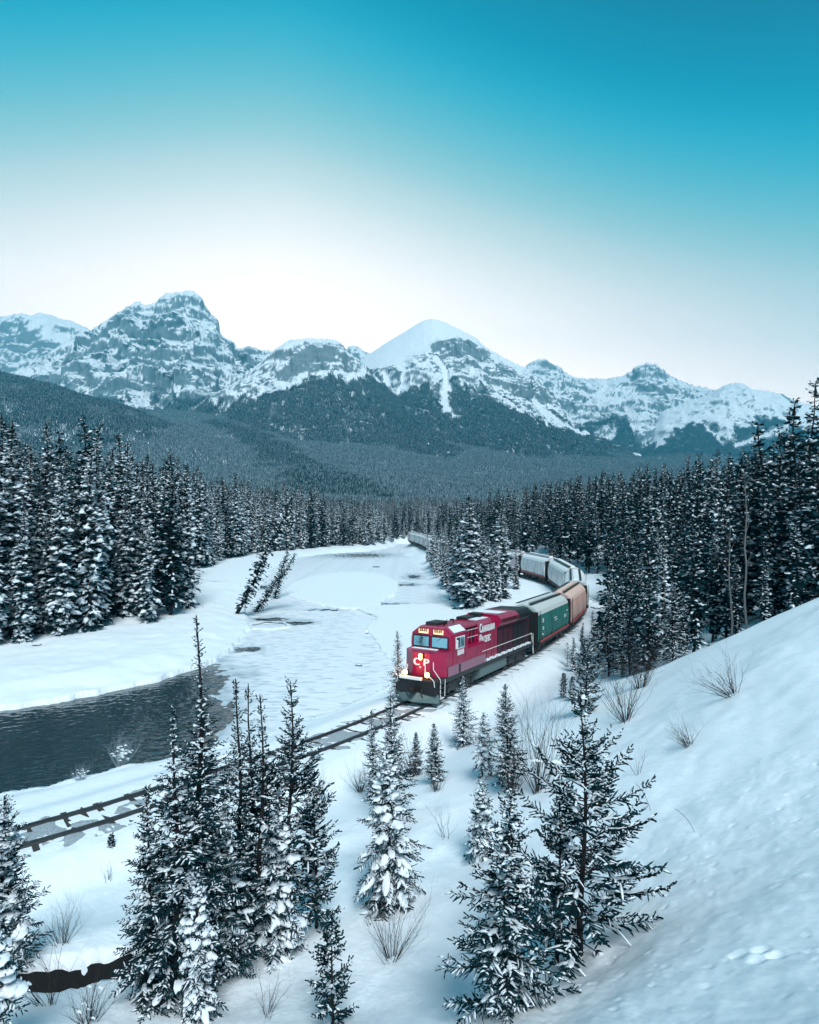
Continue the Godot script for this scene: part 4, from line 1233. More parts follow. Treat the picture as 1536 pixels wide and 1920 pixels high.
func build_railway() -> void:
	var steel := mat("rail_steel", lin(.06, .068, .072), .4, .6)
	var wood := mat("sleeper_wood", lin(.05, .042, .036), .9)
	var stone := mat("ballast", lin(.5, .55, .58), .95)
	stone.albedo_texture = noise_tex(.06, 256, 4, 71, [[0.0, lin(.3, .3, .3)], [.5, lin(.7, .7, .7)], [1.0, Color.WHITE]])
	stone.uv1_triplanar = true; stone.uv1_world_triplanar = true
	stone.uv1_scale = Vector3(.6, .6, .6)
	var t := thing("railway_track", "single railway track curving through the snow under the train", "railway track")
	for sg in [-1.0, 1.0]:
		var g := Geo.new()
		for k in range(track.size() - 1):
			var a := rail_at(k); var b := rail_at(k + 1.0 - .001)
			var sa := rail_dir(k).cross(Vector3.UP).normalized(); var sb := rail_dir(k + 1).cross(Vector3.UP).normalized()
			var ring := func(p: Vector3, s: Vector3) -> PackedVector3Array:
				var c: Vector3 = p + s * sg * .7525
				return PackedVector3Array([c - s * .036, c + s * .036, c + s * .036 - Vector3(0, .05, 0), c + s * .012 - Vector3(0, .06, 0), c + s * .07 - Vector3(0, .2, 0), c - s * .07 - Vector3(0, .2, 0), c - s * .012 - Vector3(0, .06, 0), c - s * .036 - Vector3(0, .05, 0)])
			g.prism(ring.call(a, sa), ring.call(b, sb), Color.WHITE, false)
		part("rail", g.mesh(), steel, t)
	var g2 := Geo.new()
	for k in range(0, 90):
		for j in 2:
			var i0 := k + j * .5; var i1 := i0 + .5
			for m in 9:
				var w0 := -2.1 + m * .46; var w1 := w0 + .46
				var corner := func(i: float, w: float) -> Vector3:
					var s := rail_dir(i).cross(Vector3.UP).normalized()
					var p := rail_at(i) + s * w
					p.y += -.168 + noise_a.get_noise_2d(p.x * 3.4, p.z * 3.4) * .10 - maxf(absf(w) - 1.5, 0.0) * .25
					return p
				g2.quad(corner.call(i0, w0), corner.call(i0, w1), corner.call(i1, w1), corner.call(i1, w0))
	part("ballast", g2.mesh(), stone, t).set_meta("kind", "stuff")
	var sl := Geo.new()
	sl.box(Vector3(-.11, -.35, -1.3), Vector3(.11, -.164, 1.3))
	var sm := sl.mesh()
	for k in 66:
		var i := 10.0 + k * .62
		var o := part("sleeper", sm, wood, t)
		var f := rail_dir(i)
		o.transform = Transform3D(Basis(f, Vector3.UP, f.cross(Vector3.UP)), rail_at(i))

# ------------------------------------------------------------------ the train; s = metres behind the front, w = metres towards the viewer's side
func at3(s: float, w: float, y: float) -> Vector3:
	return Vector3(-s, y, -w)

func outline(pts: Array, s: float) -> PackedVector3Array:
	var r := PackedVector3Array()
	for p in pts: r.append(at3(s, p[0], p[1]))
	return r

func both(half: Array) -> Array:      # a half outline mirrored to a whole one
	var r := half.duplicate()
	for k in range(half.size() - 1, -1, -1):
		if absf(half[k][0]) > .001: r.append([-half[k][0], half[k][1]])
	return r

func slab(s0: float, s1: float, w0: float, w1: float, y0: float, y1: float) -> ArrayMesh:
	var g := Geo.new()
	g.box(Vector3(-s1, y0, -w1), Vector3(-s0, y1, -w0))
	return g.mesh()

func run(half: Array, s0: float, s1: float) -> ArrayMesh:
	var g := Geo.new()
	var o := both(half)
	g.prism(outline(o, s0), outline(o, s1))
	return g.mesh()

func pipe(pts: Array, r: float) -> ArrayMesh:
	var g := Geo.new()
	for k in range(1, pts.size()): g.tube(at3(pts[k - 1][0], pts[k - 1][1], pts[k - 1][2]), at3(pts[k][0], pts[k][1], pts[k][2]), r, r, 6)
	return g.mesh()

func words(called: String, text: String, cap: float, at: Vector3, turn: float, m: Material, to: Node3D, wide := 1.0, bold := true) -> MeshInstance3D:
	var tm := TextMesh.new()
	var f := SystemFont.new()
	f.font_names = PackedStringArray(["Droid Sans"])
	if bold: f.font_weight = 700
	tm.font = f
	tm.text = text
	tm.font_size = 64
	tm.pixel_size = cap / .71 / 64.0
	tm.depth = .03
	tm.horizontal_alignment = HORIZONTAL_ALIGNMENT_LEFT
	tm.vertical_alignment = VERTICAL_ALIGNMENT_BOTTOM
	var o := MeshInstance3D.new()
	o.name = called
	o.mesh = tm
	o.material_override = m
	to.add_child(o, true)
	o.transform = Transform3D(Basis(Vector3.UP, turn) * Basis.from_scale(Vector3(wide, 1, 1)), at)
	return o

func wheel_mesh(r: float) -> ArrayMesh:
	var g := Geo.new()
	g.tube(Vector3(0, 0, -.07), Vector3(0, 0, .07), r, r, 18, Color.WHITE, true)
	g.tube(Vector3(0, 0, -.12), Vector3(0, 0, .12), r * .3, r * .3, 10, Color.WHITE, true)
	return g.mesh()

func truck(to: Node3D, mid: float, axles: Array, r: float, frame: Material, wm: Material, half: float) -> void:
	var g := Geo.new()
	for sg in [-1.0, 1.0]:
		var o := [[-half, .62], [-half, .82], [-half * .6, .98], [half * .6, .98], [half, .82], [half, .62], [half * .5, .36], [-half * .5, .36]]
		var p := PackedVector3Array(); var q := PackedVector3Array()
		for k in o:
			p.append(at3(mid + k[0], sg * .98, k[1])); q.append(at3(mid + k[0], sg * 1.14, k[1]))
		g.prism(p, q)
		for a in axles:
			g.box(at3(mid + a + .17, sg * 1.24 if sg > 0 else sg * 1.12, .36), at3(mid + a - .17, sg * 1.12 if sg > 0 else sg * 1.24, .68))
	g.box(at3(mid + .5, .98, .5), at3(mid - .5, -.98, .95))
	var t := part("truck", g.mesh(), frame, to)
	var w := wheel_mesh(r)
	for a in axles:
		for sg in [-1.0, 1.0]:
			part("wheel", w, wm, t).position = at3(mid + a, sg * .80, r)

func set_on_rails(o: Node3D, i: float, b1: float, b2: float) -> void:
	var p := rail_at(i + b1); var q := rail_at(i + b2)
	var f := (p - q).normalized()
	var z := f.cross(Vector3.UP).normalized()
	o.transform = Transform3D(Basis(f, z.cross(f), z), p + f * b1)

func build_train() -> void:
	var red := mat("red_paint", lin(.40, .001, .055), .38)
	red.clearcoat_enabled = true; red.clearcoat = .35; red.clearcoat_roughness = .25
	red.detail_enabled = true
	var dirt := noise_tex(.012, 256, 4, 91, [[0.0, lin(.6, .6, .6)], [.45, lin(.92, .92, .92)], [1.0, Color.WHITE]])
	red.albedo_texture = dirt; red.uv1_triplanar = true; red.uv1_scale = Vector3(.3, .3, .3); red.detail_enabled = false
	var soot := mat("dark_red_paint", lin(.055, .005, .018), .55)  # darker red for the rear half of the hood and the seams
	var black := mat("black_metal", lin(.008, .009, .010), .55)
	var dark := mat("dark_metal", lin(.022, .026, .027), .6)
	var skirt := mat("salted_paint", lin(.30, .14, .19), .7)
	var tank := mat("grey_green_tank", lin(.10, .15, .15), .6)
	var white := mat("white_paint", lin(.8, .8, .78), .5)
	var glass := mat("windscreen", lin(.30, .55, .62), .06, .85)
	var lamp := mat("lamp", lin(.9, .8, .6), .4)
	lamp.emission_enabled = true; lamp.emission = Color(1.0, .70, .36); lamp.emission_energy_multiplier = 6.0
	var board := mat("lit_number_board", lin(.9, .75, .55), .5)
	board.emission_enabled = true; board.emission = Color(1.0, .74, .46); board.emission_energy_multiplier = .4
	var loco := thing("locomotive", "red diesel locomotive with lit headlights leading the train", "locomotive")
	make_locomotive(loco, [red, soot, black, dark, skirt, tank, white, glass, lamp, board])
	var front := 0.0
	while track[int(front)].z < 38.1: front += 1.0
	var frac := (38.1 - track[int(front) - 1].z) / (track[int(front)].z - track[int(front) - 1].z)
	front = front - 1.0 + frac
	set_on_rails(loco, front, 4.4, 15.8)
	# the same three lamps as lights
	for q in [["headlight_glow", at3(.60, 0, 2.78), .2], ["ditch_light_glow", at3(.06, .78, 1.84), .2], ["ditch_light_glow", at3(.06, -.78, 1.84), .2]]:
		var l := OmniLight3D.new()
		l.name = q[0]
		l.position = q[1]
		l.light_color = Color(1.0, .52, .22)
		l.light_energy = q[2]
		l.light_size = .12
		l.omni_range = 20.0
		l.omni_attenuation = 2.0
		l.shadow_enabled = true
		loco.add_child(l, true)
	var at := front + 20.6
	var coats := [[lin(.03, .19, .165), lin(.62, .64, .62), "dark green"], [lin(.80, .46, .37), lin(.80, .55, .46), "tan pink"], [lin(.86, .84, .83), lin(.84, .84, .83), "pale grey"], [lin(.80, .62, .62), lin(.74, .70, .69), "faded pink"], [lin(.88, .87, .86), lin(.86, .86, .86), "white"]]
	var paints := []
	for c in coats:
		var side := mat(c[2] + " car side", c[0], .55)
		side.albedo_texture = dirt; side.uv1_triplanar = true; side.uv1_scale = Vector3(.22, .10, .22)
		paints.append([side, mat(c[2] + " car roof", c[1], .55)])
	var stripe := mat("red_sill_paint", lin(.42, .05, .05), .5)
	var car := hopper_car(paints[0], black, dark, white, stripe, true)
	tag(car, "dark green hopper car with a pale roof coupled right behind the locomotive", "hopper car", "hopper cars of the train")
	set_on_rails(car, at, 2.3, 11.7)
	at += 14.75
	var order := [1, 4, 2, 4, 3, 4, 2, 4, 3, 4, 2, 3, 4, 2, 4, 3, 4]
	var labels := ["tan pink hopper car following the green one", "white hopper car right behind the tan pink one, entering the bend", "pale grey hopper car turning through the tightest part of the bend", "white hopper car leaving the bend before the faded pink one", "faded pink hopper car just past the bend", "white hopper car right behind the faded pink one past the bend", "pale grey hopper car heading away behind the snowy spruces", "white hopper car half hidden by the spruces inside the curve", "faded pink hopper car hidden among the spruces inside the curve", "white hopper car behind the spruces on the straight", "pale grey hopper car coming out left of the far spruces", "faded pink hopper car on the far embankment", "white hopper car near the far left end of the visible train", "pale grey hopper car at the far turn", "white hopper car past the far turn", "faded pink hopper car last before the far trees", "white hopper car vanishing into the far trees"]
	for k in order.size():
		if at + 12.1 > track.size() - 3: break
		var c: Node3D = car.duplicate()
		c.name = numbered("hopper_car")
		add_child(c, true)
		for ch in c.get_children():
			if ch.name.begins_with("body"): repaint(ch, paints[order[k]][0])
			if ch.name.begins_with("roof"): repaint(ch, paints[order[k]][1])
			if ch.name.begins_with("stencil") or ch.name.begins_with("body_post") or (ch.name.begins_with("sill_stripe") and k > 0 and k != 3): c.remove_child(ch)
		tag(c, labels[k], "hopper car", "hopper cars of the train")
		set_on_rails(c, at, 2.3 * .82, 11.7 * .82)
		c.basis = c.basis * Basis.from_scale(Vector3(.82, 1, 1))
		at += 12.15

func repaint(o: Node, m: Material) -> void:
	if o is MeshInstance3D: (o as MeshInstance3D).set_surface_override_material(0, m)

func hopper_car(paint: Array, black: Material, dark: Material, white: Material, stripe: Material, marks: bool) -> Node3D:
	var c := thing("hopper_car", "x", "hopper car")
	part("body", run([[0, 4.46], [.5, 4.42], [.92, 4.24], [1.24, 3.94], [1.45, 3.5], [1.57, 3.0], [1.61, 2.4], [1.57, 1.8], [1.48, 1.35], [1.40, 1.1], [.7, 1.05]], .7, 13.3), paint[0], c)
	part("roof", run([[0, 4.54], [.53, 4.49], [.97, 4.30], [1.30, 3.99], [1.47, 3.62], [1.43, 3.58], [.95, 4.15], [0, 4.4]], .66, 13.34), paint[1], c)
	for sg in [-1.0, 1.0]:
		part("sill_stripe", slab(.8, 13.2, 1.57 if sg > 0 else -1.625, 1.625 if sg > 0 else -1.57, 1.14, 1.34), stripe, c)
		part("sill", slab(.5, 13.5, 1.40 if sg > 0 else -1.58, 1.58 if sg > 0 else -1.40, .92, 1.13), black, c)
		part("running_board", slab(.6, 13.4, sg * .62 - .14, sg * .62 + .14, 4.60, 4.65), dark, c)
		for k in 6:
			var s := 1.9 + k * 2.04
			part("side_post", slab(s - .035, s + .035, 1.54 if sg > 0 else -1.63, 1.63 if sg > 0 else -1.54, 1.4, 3.2), paint[0], c).name = "body_post"
	part("hatch_trough", slab(1.4, 12.6, -.30, .30, 4.5, 4.68), paint[1], c).name = "roof_hatch_trough"
	for s in [.42, 13.33]:
		part("end_frame", slab(s, s + .25, -1.4, 1.4, 1.0, 3.9), black, c)
		part("end_platform", slab(.0 if s < 1 else 13.2, .8 if s < 1 else 14.0, -1.45, 1.45, .98, 1.12), black, c)
	for k in 3:
		var g := Geo.new()
		var s := 3.8 + k * 3.2
		g.prism(outline([[1.35, 1.1], [-1.35, 1.1], [-1.0, .45], [1.0, .45]], s - 1.0), outline([[1.35, 1.1], [-1.35, 1.1], [-1.0, .45], [1.0, .45]], s + 1.0))
		part("discharge_chute", g.mesh(), dark, c)
	for s in [2.3, 11.7]: truck(c, s, [-.88, .88], .42, dark, black, 1.25)
	for s in [-.35, 13.95]: part("coupler", slab(s, s + .4, -.12, .12, .72, .98), black, c)
	for s in [.62, 13.38]:
		var g := Geo.new()
		for k in 7: g.tube(at3(s - .2, 1.60, 1.2 + k * .42), at3(s + .2, 1.60, 1.2 + k * .42), .018, .018, 4)
		g.tube(at3(s - .2, 1.6, 1.1), at3(s - .2, 1.6, 4.0), .02, .02, 4); g.tube(at3(s + .2, 1.6, 1.1), at3(s + .2, 1.6, 4.0), .02, .02, 4)
		part("ladder", g.mesh(), dark, c)
	if marks:
		for q in [[1.5, 2.9, .5, .35], [1.6, 2.2, .45, .30], [1.4, 1.75, .6, .12], [6.2, 2.75, 1.0, .10], [6.5, 2.5, .9, .10], [10.8, 2.3, .30, .34], [11.5, 2.3, .16, .34], [11.9, 2.9, .5, .14]]:
			part("stencil_panel", slab(q[0], q[0] + q[2], 1.59, 1.618, q[1], q[1] + q[3]), white, c)
	return c

func make_locomotive(o: Node3D, m: Array) -> void:
	var red: Material = m[0]; var soot: Material = m[1]; var black: Material = m[2]; var dark: Material = m[3]; var skirt: Material = m[4]; var tank: Material = m[5]; var white: Material = m[6]; var glass: Material = m[7]; var lamp: Material = m[8]; var board: Material = m[9]
	part("frame", run([[0, 1.5], [1.5, 1.5], [1.5, 1.2], [1.1, 1.05], [0, 1.0]], .45, 19.5), dark, o)
	# nose: blunt face, slanted cheeks
	var g := Geo.new()
	var n0 := [[.62, 1.52], [.62, 3.0], [-.62, 3.0], [-.62, 1.52]]
	var n1 := [[1.44, 1.52], [1.46, 3.06], [-1.46, 3.06], [-1.44, 1.52]]
	g.prism(outline(n0, .86), outline(n1, 1.55))
	g.prism(outline(n1, 1.55), outline([[1.46, 1.52], [1.48, 3.10], [-1.48, 3.10], [-1.46, 1.52]], 2.28))
	part("nose", g.mesh(), red, o)
	# cab with sloped roof edges
	g = Geo.new()
	var cab := [[0, 4.52], [.92, 4.50], [1.46, 4.08], [1.5, 3.2], [1.5, 1.52]]
	var face0 := [[0, 4.46], [.90, 4.44], [1.40, 4.04], [1.44, 3.1], [1.44, 1.52]]
	g.prism(outline(both(face0), 2.16), outline(both(cab), 2.42))
	g.prism(outline(both(cab), 2.42), outline(both(cab), 4.7))
	part("cab", g.mesh(), red, o)
	for sg in [-1.0, 1.0]:
		var w0 := .12 if sg > 0 else -1.22; var w1 := 1.22 if sg > 0 else -.12
		var fr := part("windscreen_frame", slab(2.09, 2.2, w0 - .06, w1 + .06, 3.17, 3.93), black, o)
		part("pane", slab(2.075, 2.1, w0, w1, 3.24, 3.86), glass, fr)
		part("wiper", pipe([[2.06, (w0 + w1) / 2 + .1, 3.86], [2.06, (w0 + w1) / 2 - .18, 3.62]], .012), black, fr)
		part("number_board", slab(2.08, 2.3, .42 * sg - .34 + .12 * sg, .42 * sg + .34 + .12 * sg, 4.06, 4.34), board, o)
		words("road_number", "8849", .19, at3(2.075, .42 * sg - .28 + .12 * sg, 4.1), PI / 2, black, o)
		var sw := part("side_window_frame", slab(2.75, 4.15, 1.49 if sg > 0 else -1.53, 1.53 if sg > 0 else -1.49, 3.1, 3.9), white, o)
		part("pane", slab(2.83, 3.34, 1.52 if sg > 0 else -1.545, 1.545 if sg > 0 else -1.52, 3.17, 3.83), black, sw)
		part("pane", slab(3.42, 4.07, 1.52 if sg > 0 else -1.545, 1.545 if sg > 0 else -1.52, 3.17, 3.83), glass, sw)
		part("mirror", slab(2.62, 2.70, 1.56 if sg > 0 else -1.72, 1.72 if sg > 0 else -1.56, 3.2, 3.75), white, o)
	words("road_number", "8849", .34, at3(3.05, 1.505, 2.55), PI, white, o)
	words("road_number", "8849", .34, at3(4.3, -1.505, 2.55), 0, white, o)
	words("emblem_letters", "C", .44, at3(.845, -.60, 2.06), PI / 2, white, o, 1.4)
	words("emblem_letters", "P", .44, at3(.845, .10, 2.06), PI / 2, white, o, 1.4)
	part("emblem_dot", slab(.83, .86, -.10, .0, 2.06, 2.15), white, o)
	# nose door and lamps
	part("nose_door", slab(.82, .87, -.32, .32, 1.56, 2.0), red, o)
	var hl := part("headlight_housing", slab(.74, .95, -.17, .17, 2.60, 2.97), dark, o)
	for yy in [2.69, 2.87]:
		var s1 := SphereMesh.new()
		s1.radius = .12; s1.height = .24
		part("headlight", s1, lamp, hl).position = at3(.72, 0, yy)
	for sg in [-1.0, 1.0]:
		var dl := part("ditch_light_housing", slab(.2, .42, .78 * sg - .16, .78 * sg + .16, 1.62, 1.98), dark, o)
		var s2 := SphereMesh.new()
		s2.radius = .16; s2.height = .32
		part("ditch_light", s2, lamp, dl).position = at3(.19, .78 * sg, 1.82)
	part("front_deck", slab(.15, .95, -1.45, 1.45, 1.42, 1.54), dark, o)
	part("anticlimber", slab(.02, .20, -1.1, .45, 1.46, 1.62), white, o)
	part("end_sheet", slab(.18, .40, -1.42, 1.42, .62, 1.44), black, o)
	# plough
	g = Geo.new()
	for sg in [-1.0, 1.0]:
		g.prism(PackedVector3Array([at3(-.22, 0, .16), at3(.18, 0, .72), at3(.3, 0, .16)]), PackedVector3Array([at3(.34, sg * 1.5, .14), at3(.42, sg * 1.5, .66), at3(.6, sg * 1.5, .14)]))
	part("snow_plough", g.mesh(), tank, o)
	part("coupler", slab(-.42, .2, -.14, .14, .72, 1.02), black, o)
	for w in [-.55, .5]: part("air_hose", pipe([[.12, w, .95], [.0, w, .7], [.05, w + .1, .45]], .03), dark, o)
	for sg in [-1.0, 1.0]:
		for k in 4: part("step", slab(.55, 1.15, 1.28 if sg > 0 else -1.54, 1.54 if sg > 0 else -1.28, .36 + .3 * k, .40 + .3 * k), white if k == 0 else dark, o)
		for s in [.5, 1.2]: part("step_side", slab(s, s + .04, 1.3 if sg > 0 else -1.52, 1.52 if sg > 0 else -1.3, .3, 1.5), dark, o)
		part("grab_rail", pipe([[.22, sg * .62, 2.35], [.16, sg * .66, 1.95], [.14, sg * 1.28, 1.52], [.14, sg * 1.34, 1.15]], .024), white, o)
		part("grab_rail", pipe([[.62, sg * .98, 2.55], [.62, sg * 1.0, 2.1], [.62, sg * 1.5, 1.52], [.62, sg * 1.52, .5]], .026), white, o)
		part("grab_rail", pipe([[1.22, sg * 1.53, 1.5], [1.22, sg * 1.53, .45]], .022), white, o)
	# the long hood, from the cab back
	part("electrical_cabinet", run([[0, 3.02], [1.40, 3.02], [1.46, 2.9], [1.46, 1.52]], 4.72, 8.0), red, o)
	part("dirty_skirt", slab(1.75, 8.0, 1.47, 1.525, 1.52, 2.12), skirt, o)
	part("dirty_skirt", slab(1.75, 8.0, -1.525, -1.47, 1.52, 2.12), skirt, o)
	part("battery_box_door", slab(3.3, 3.6, 1.5, 1.535, 1.54, 2.1), black, o)
	part("blower_housing", run([[0, 4.30], [.95, 4.28], [1.02, 4.1], [1.02, 3.0]], 4.72, 7.3), black, o)
	for s in [5.1, 5.75, 6.3, 6.95]:
		for sg in [-1.0, 1.0]: part("cabinet_post", slab(s, s + .16, 1.02 if sg > 0 else -1.08, 1.08 if sg > 0 else -1.02, 3.03, 4.05), red, o)
	part("cabinet_roof", run([[0, 4.42], [1.0, 4.38], [1.12, 4.24], [1.05, 4.16], [0, 4.2]], 4.72, 7.4), red, o)
	part("engine_hood", run([[0, 4.44], [.82, 4.42], [1.14, 4.14], [1.16, 1.52]], 7.32, 11.2), red, o)
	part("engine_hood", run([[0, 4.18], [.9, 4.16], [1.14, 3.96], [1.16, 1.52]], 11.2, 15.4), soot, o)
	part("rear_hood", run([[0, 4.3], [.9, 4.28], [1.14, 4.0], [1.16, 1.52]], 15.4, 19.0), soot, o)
	part("radiator_wing", run([[0, 4.62], [1.22, 4.58], [1.52, 4.30], [1.52, 3.98], [1.18, 3.66], [0, 3.66]], 11.0, 15.2), red, o)
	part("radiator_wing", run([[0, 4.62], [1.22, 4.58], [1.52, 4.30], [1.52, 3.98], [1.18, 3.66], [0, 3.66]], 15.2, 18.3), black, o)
	part("radiator_glare", slab(11.6, 13.4, -1.1, 1.1, 4.625, 4.66), mats.tree_snow, o)  # pale slab standing in for light reflected off the radiator roof
	part("hood_glare", slab(8.0, 10.2, .1, .78, 4.432, 4.47), mats.tree_snow, o)  # reflection on the hood roof, laid on as a white slab
	g = Geo.new()
	g.hexa([at3(2.7, .96, 4.50), at3(4.5, .96, 4.50), at3(4.5, 1.40, 4.15), at3(2.7, 1.40, 4.15), at3(2.7, .96, 4.53), at3(4.5, .96, 4.53), at3(4.5, 1.42, 4.18), at3(2.7, 1.42, 4.18)])
	part("cab_roof_glare", g.mesh(), mats.tree_snow, o)  # white slab paints the light glancing off the cab roof slope
	part("cab_roof_unit", slab(2.9, 4.4, -.8, .1, 4.52, 4.70), dark, o)
	part("exhaust_stack", slab(9.6, 10.3, -.55, .3, 4.44, 4.75), black, o)
	part("dynamic_brake_housing", slab(7.6, 9.2, -.7, .1, 4.44, 4.62), black, o)
	part("horn", pipe([[6.0, -.2, 4.42], [6.0, -.2, 4.62], [5.5, -.2, 4.64]], .06), dark, o)
	for k in 9:
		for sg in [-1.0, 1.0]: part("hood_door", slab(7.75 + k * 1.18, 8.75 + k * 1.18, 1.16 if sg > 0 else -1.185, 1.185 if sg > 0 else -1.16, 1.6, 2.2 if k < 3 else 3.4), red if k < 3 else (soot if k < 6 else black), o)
	words("lettering", "C", .62, at3(7.55, 1.175, 3.38), PI, white, o, .9)
	words("lettering", "ANADIAN", .46, at3(8.03, 1.175, 3.42), PI, white, o, .86)
	words("lettering", "P", .62, at3(7.55, 1.175, 2.62), PI, white, o, .9)
	words("lettering", "ACIFIC", .46, at3(8.02, 1.175, 2.66), PI, white, o, .86)
	words("lettering", "C", .62, at3(11.0, -1.175, 3.38), 0, white, o, .9)
	words("lettering", "ANADIAN", .46, at3(10.52, -1.175, 3.42), 0, white, o, .86)
	words("lettering", "P", .62, at3(11.0, -1.175, 2.62), 0, white, o, .9)
	words("lettering", "ACIFIC", .46, at3(10.53, -1.175, 2.66), 0, white, o, .86)
	for sg in [-1.0, 1.0]:
		part("handrail", pipe([[7.4, sg * 1.46, 2.32], [18.7, sg * 1.46, 2.32], [19.1, sg * 1.46, 1.9]], .024), white, o)
		part("handrail", pipe([[4.75, sg * 1.10, 4.0], [7.3, sg * 1.14, 4.0]], .02), white, o)
		part("handrail", pipe([[4.75, sg * 1.12, 3.5], [7.3, sg * 1.16, 3.5]], .02), white, o)
		for k in 8: part("stanchion", pipe([[8.3 + k * 1.45, sg * 1.46, 1.5], [8.3 + k * 1.45, sg * 1.46, 2.32]], .018), dark, o)
		for k in 9: part("walkway_snow", slab(8.3 + k * 1.2, 9.1 + k * 1.2, 1.2 if sg > 0 else -1.48, 1.48 if sg > 0 else -1.2, 1.502, 1.60), mats.tree_snow, o)
		part("grab_rail", pipe([[19.2, sg * 1.48, 2.3], [19.3, sg * 1.5, .5]], .026), white, o)
		part("grab_rail", pipe([[19.6, sg * 1.2, 2.3], [19.6, sg * 1.4, .5]], .026), white, o)
	part("fuel_tank", run([[0, 1.28], [1.42, 1.28], [1.46, .62], [1.1, .34], [0, .32]], 7.2, 12.6), tank, o)
	part("air_reservoir", pipe([[6.7, 1.2, 1.15], [7.1, 1.2, 1.15]], .16), dark, o)
	for q in [4.4, 15.8]: truck(o, q, [-1.95, 0.0, 1.95], .52, dark, black, 2.5)

	# wear and small fittings
	part("nose_snow", slab(1.75, 2.08, -1.2, .6, 3.08, 3.12), mats.tree_snow, o)
	for k in 5: part("nose_seam", slab(1.56 + .001 * k, 1.575 + .001 * k, -1.47, 1.47, 1.9 + .26 * k, 1.915 + .26 * k), soot, o)
	for sg in [-1.0, 1.0]:
		part("cab_seam", slab(2.44, 2.465, 1.5 if sg > 0 else -1.508, 1.508 if sg > 0 else -1.5, 1.55, 4.05), soot, o)
		part("cab_door_seam", slab(4.42, 4.445, 1.5 if sg > 0 else -1.508, 1.508 if sg > 0 else -1.5, 1.55, 4.05), soot, o)
		for k in 8:
			part("radiator_grille", slab(11.25 + k * .48, 11.62 + k * .48, 1.50 if sg > 0 else -1.528, 1.528 if sg > 0 else -1.50, 4.0, 4.27), black, o)
		for k in 5: part("hood_seam", slab(7.7 + k * .7, 7.715 + k * .7, 1.155 if sg > 0 else -1.166, 1.166 if sg > 0 else -1.155, 2.25, 4.1), soot, o)
		for k in 4: part("brake_pipe", pipe([[3.0 + k * .8, sg * 1.18, 1.15], [3.2 + k * .8, sg * 1.22, .8]], .03), dark, o)
	for k in 6: part("roof_antenna", pipe([[3.0 + k * .35, .5 - k * .12, 4.5], [3.0 + k * .35, .5 - k * .12, 4.72]], .03), black, o)

# ------------------------------------------------------------------ bare shrubs, bare trees, rocks, the creek
func shoot(g: Geo, p: Vector3, dir: Vector3, len: float, r: float, depth: int, q: RandomNumberGenerator, col: Color, wild: float) -> void:
	var seg := 3
	var d := dir
	var a := p
	for k in seg:
		d = (d + Vector3(q.randf_range(-wild, wild), q.randf_range(-wild * .3, wild * .6), q.randf_range(-wild, wild))).normalized()
		var b := a + d * len / seg
		var r0 := r * (1.0 - .25 * k); var r1 := r * (1.0 - .25 * (k + 1))
		g.tube(a, b, r0, r1, 3, col)
		if depth > 0 and (k > 0 or depth > 1):
			for j in (2 if k == 2 else 1):
				var s := Vector3(q.randf_range(-1, 1), q.randf_range(-.1, .8), q.randf_range(-1, 1)).normalized()
				shoot(g, b, (d * .8 + s * .7).normalized(), len * q.randf_range(.38, .6), r1 * .7, depth - 1, q, col, wild)
		a = b

func shrub(s: int, h: float, spread: float, stems: int, depth: int, thick: float, snow: float) -> Array:
	var q := RandomNumberGenerator.new()
	q.seed = s
	var g := Geo.new(); var w := Geo.new()
	for k in stems:
		var a := q.randf() * TAU
		var out := q.randf_range(.15, 1.0) * spread
		var base := Vector3(cos(a), 0, sin(a)) * q.randf() * h * .06
		var dir := Vector3(cos(a) * out, 1.0, sin(a) * out).normalized()
		var tone := q.randf_range(.7, 1.5)
		shoot(g, base - Vector3(0, .15, 0), dir, h * q.randf_range(.6, 1.05), thick * q.randf_range(.7, 1.2), depth, q, (Color(.040, .034, .033) if snow < .8 else Color(.30, .34, .37)) * tone, .26)
		if q.randf() < snow:
			var p := base + dir * h * q.randf_range(.25, .7)
			var l := h * .07
			snow_pad(w, PackedVector3Array([p, p + Vector3(l, .01, 0), p + Vector3(l * 2, -.01, l * .4)]), l * .5, l * .4, q, 4)
	return [g.mesh(), w.mesh()]

func put_shrub(m: Array, called: String, label: String, at: Vector3, tilt := 0.0, group := "") -> void:
	var t := thing(called, label, "bare shrub" if called == "bare_shrub" else "bare tree", at, group)
	t.rotation.z = tilt
	part("stems", m[0], mats.twig, t).set_meta("kind", "stuff")
	if (m[1] as ArrayMesh).get_surface_count(): part("snow_load", m[1], mats.tree_snow, t).set_meta("kind", "stuff")

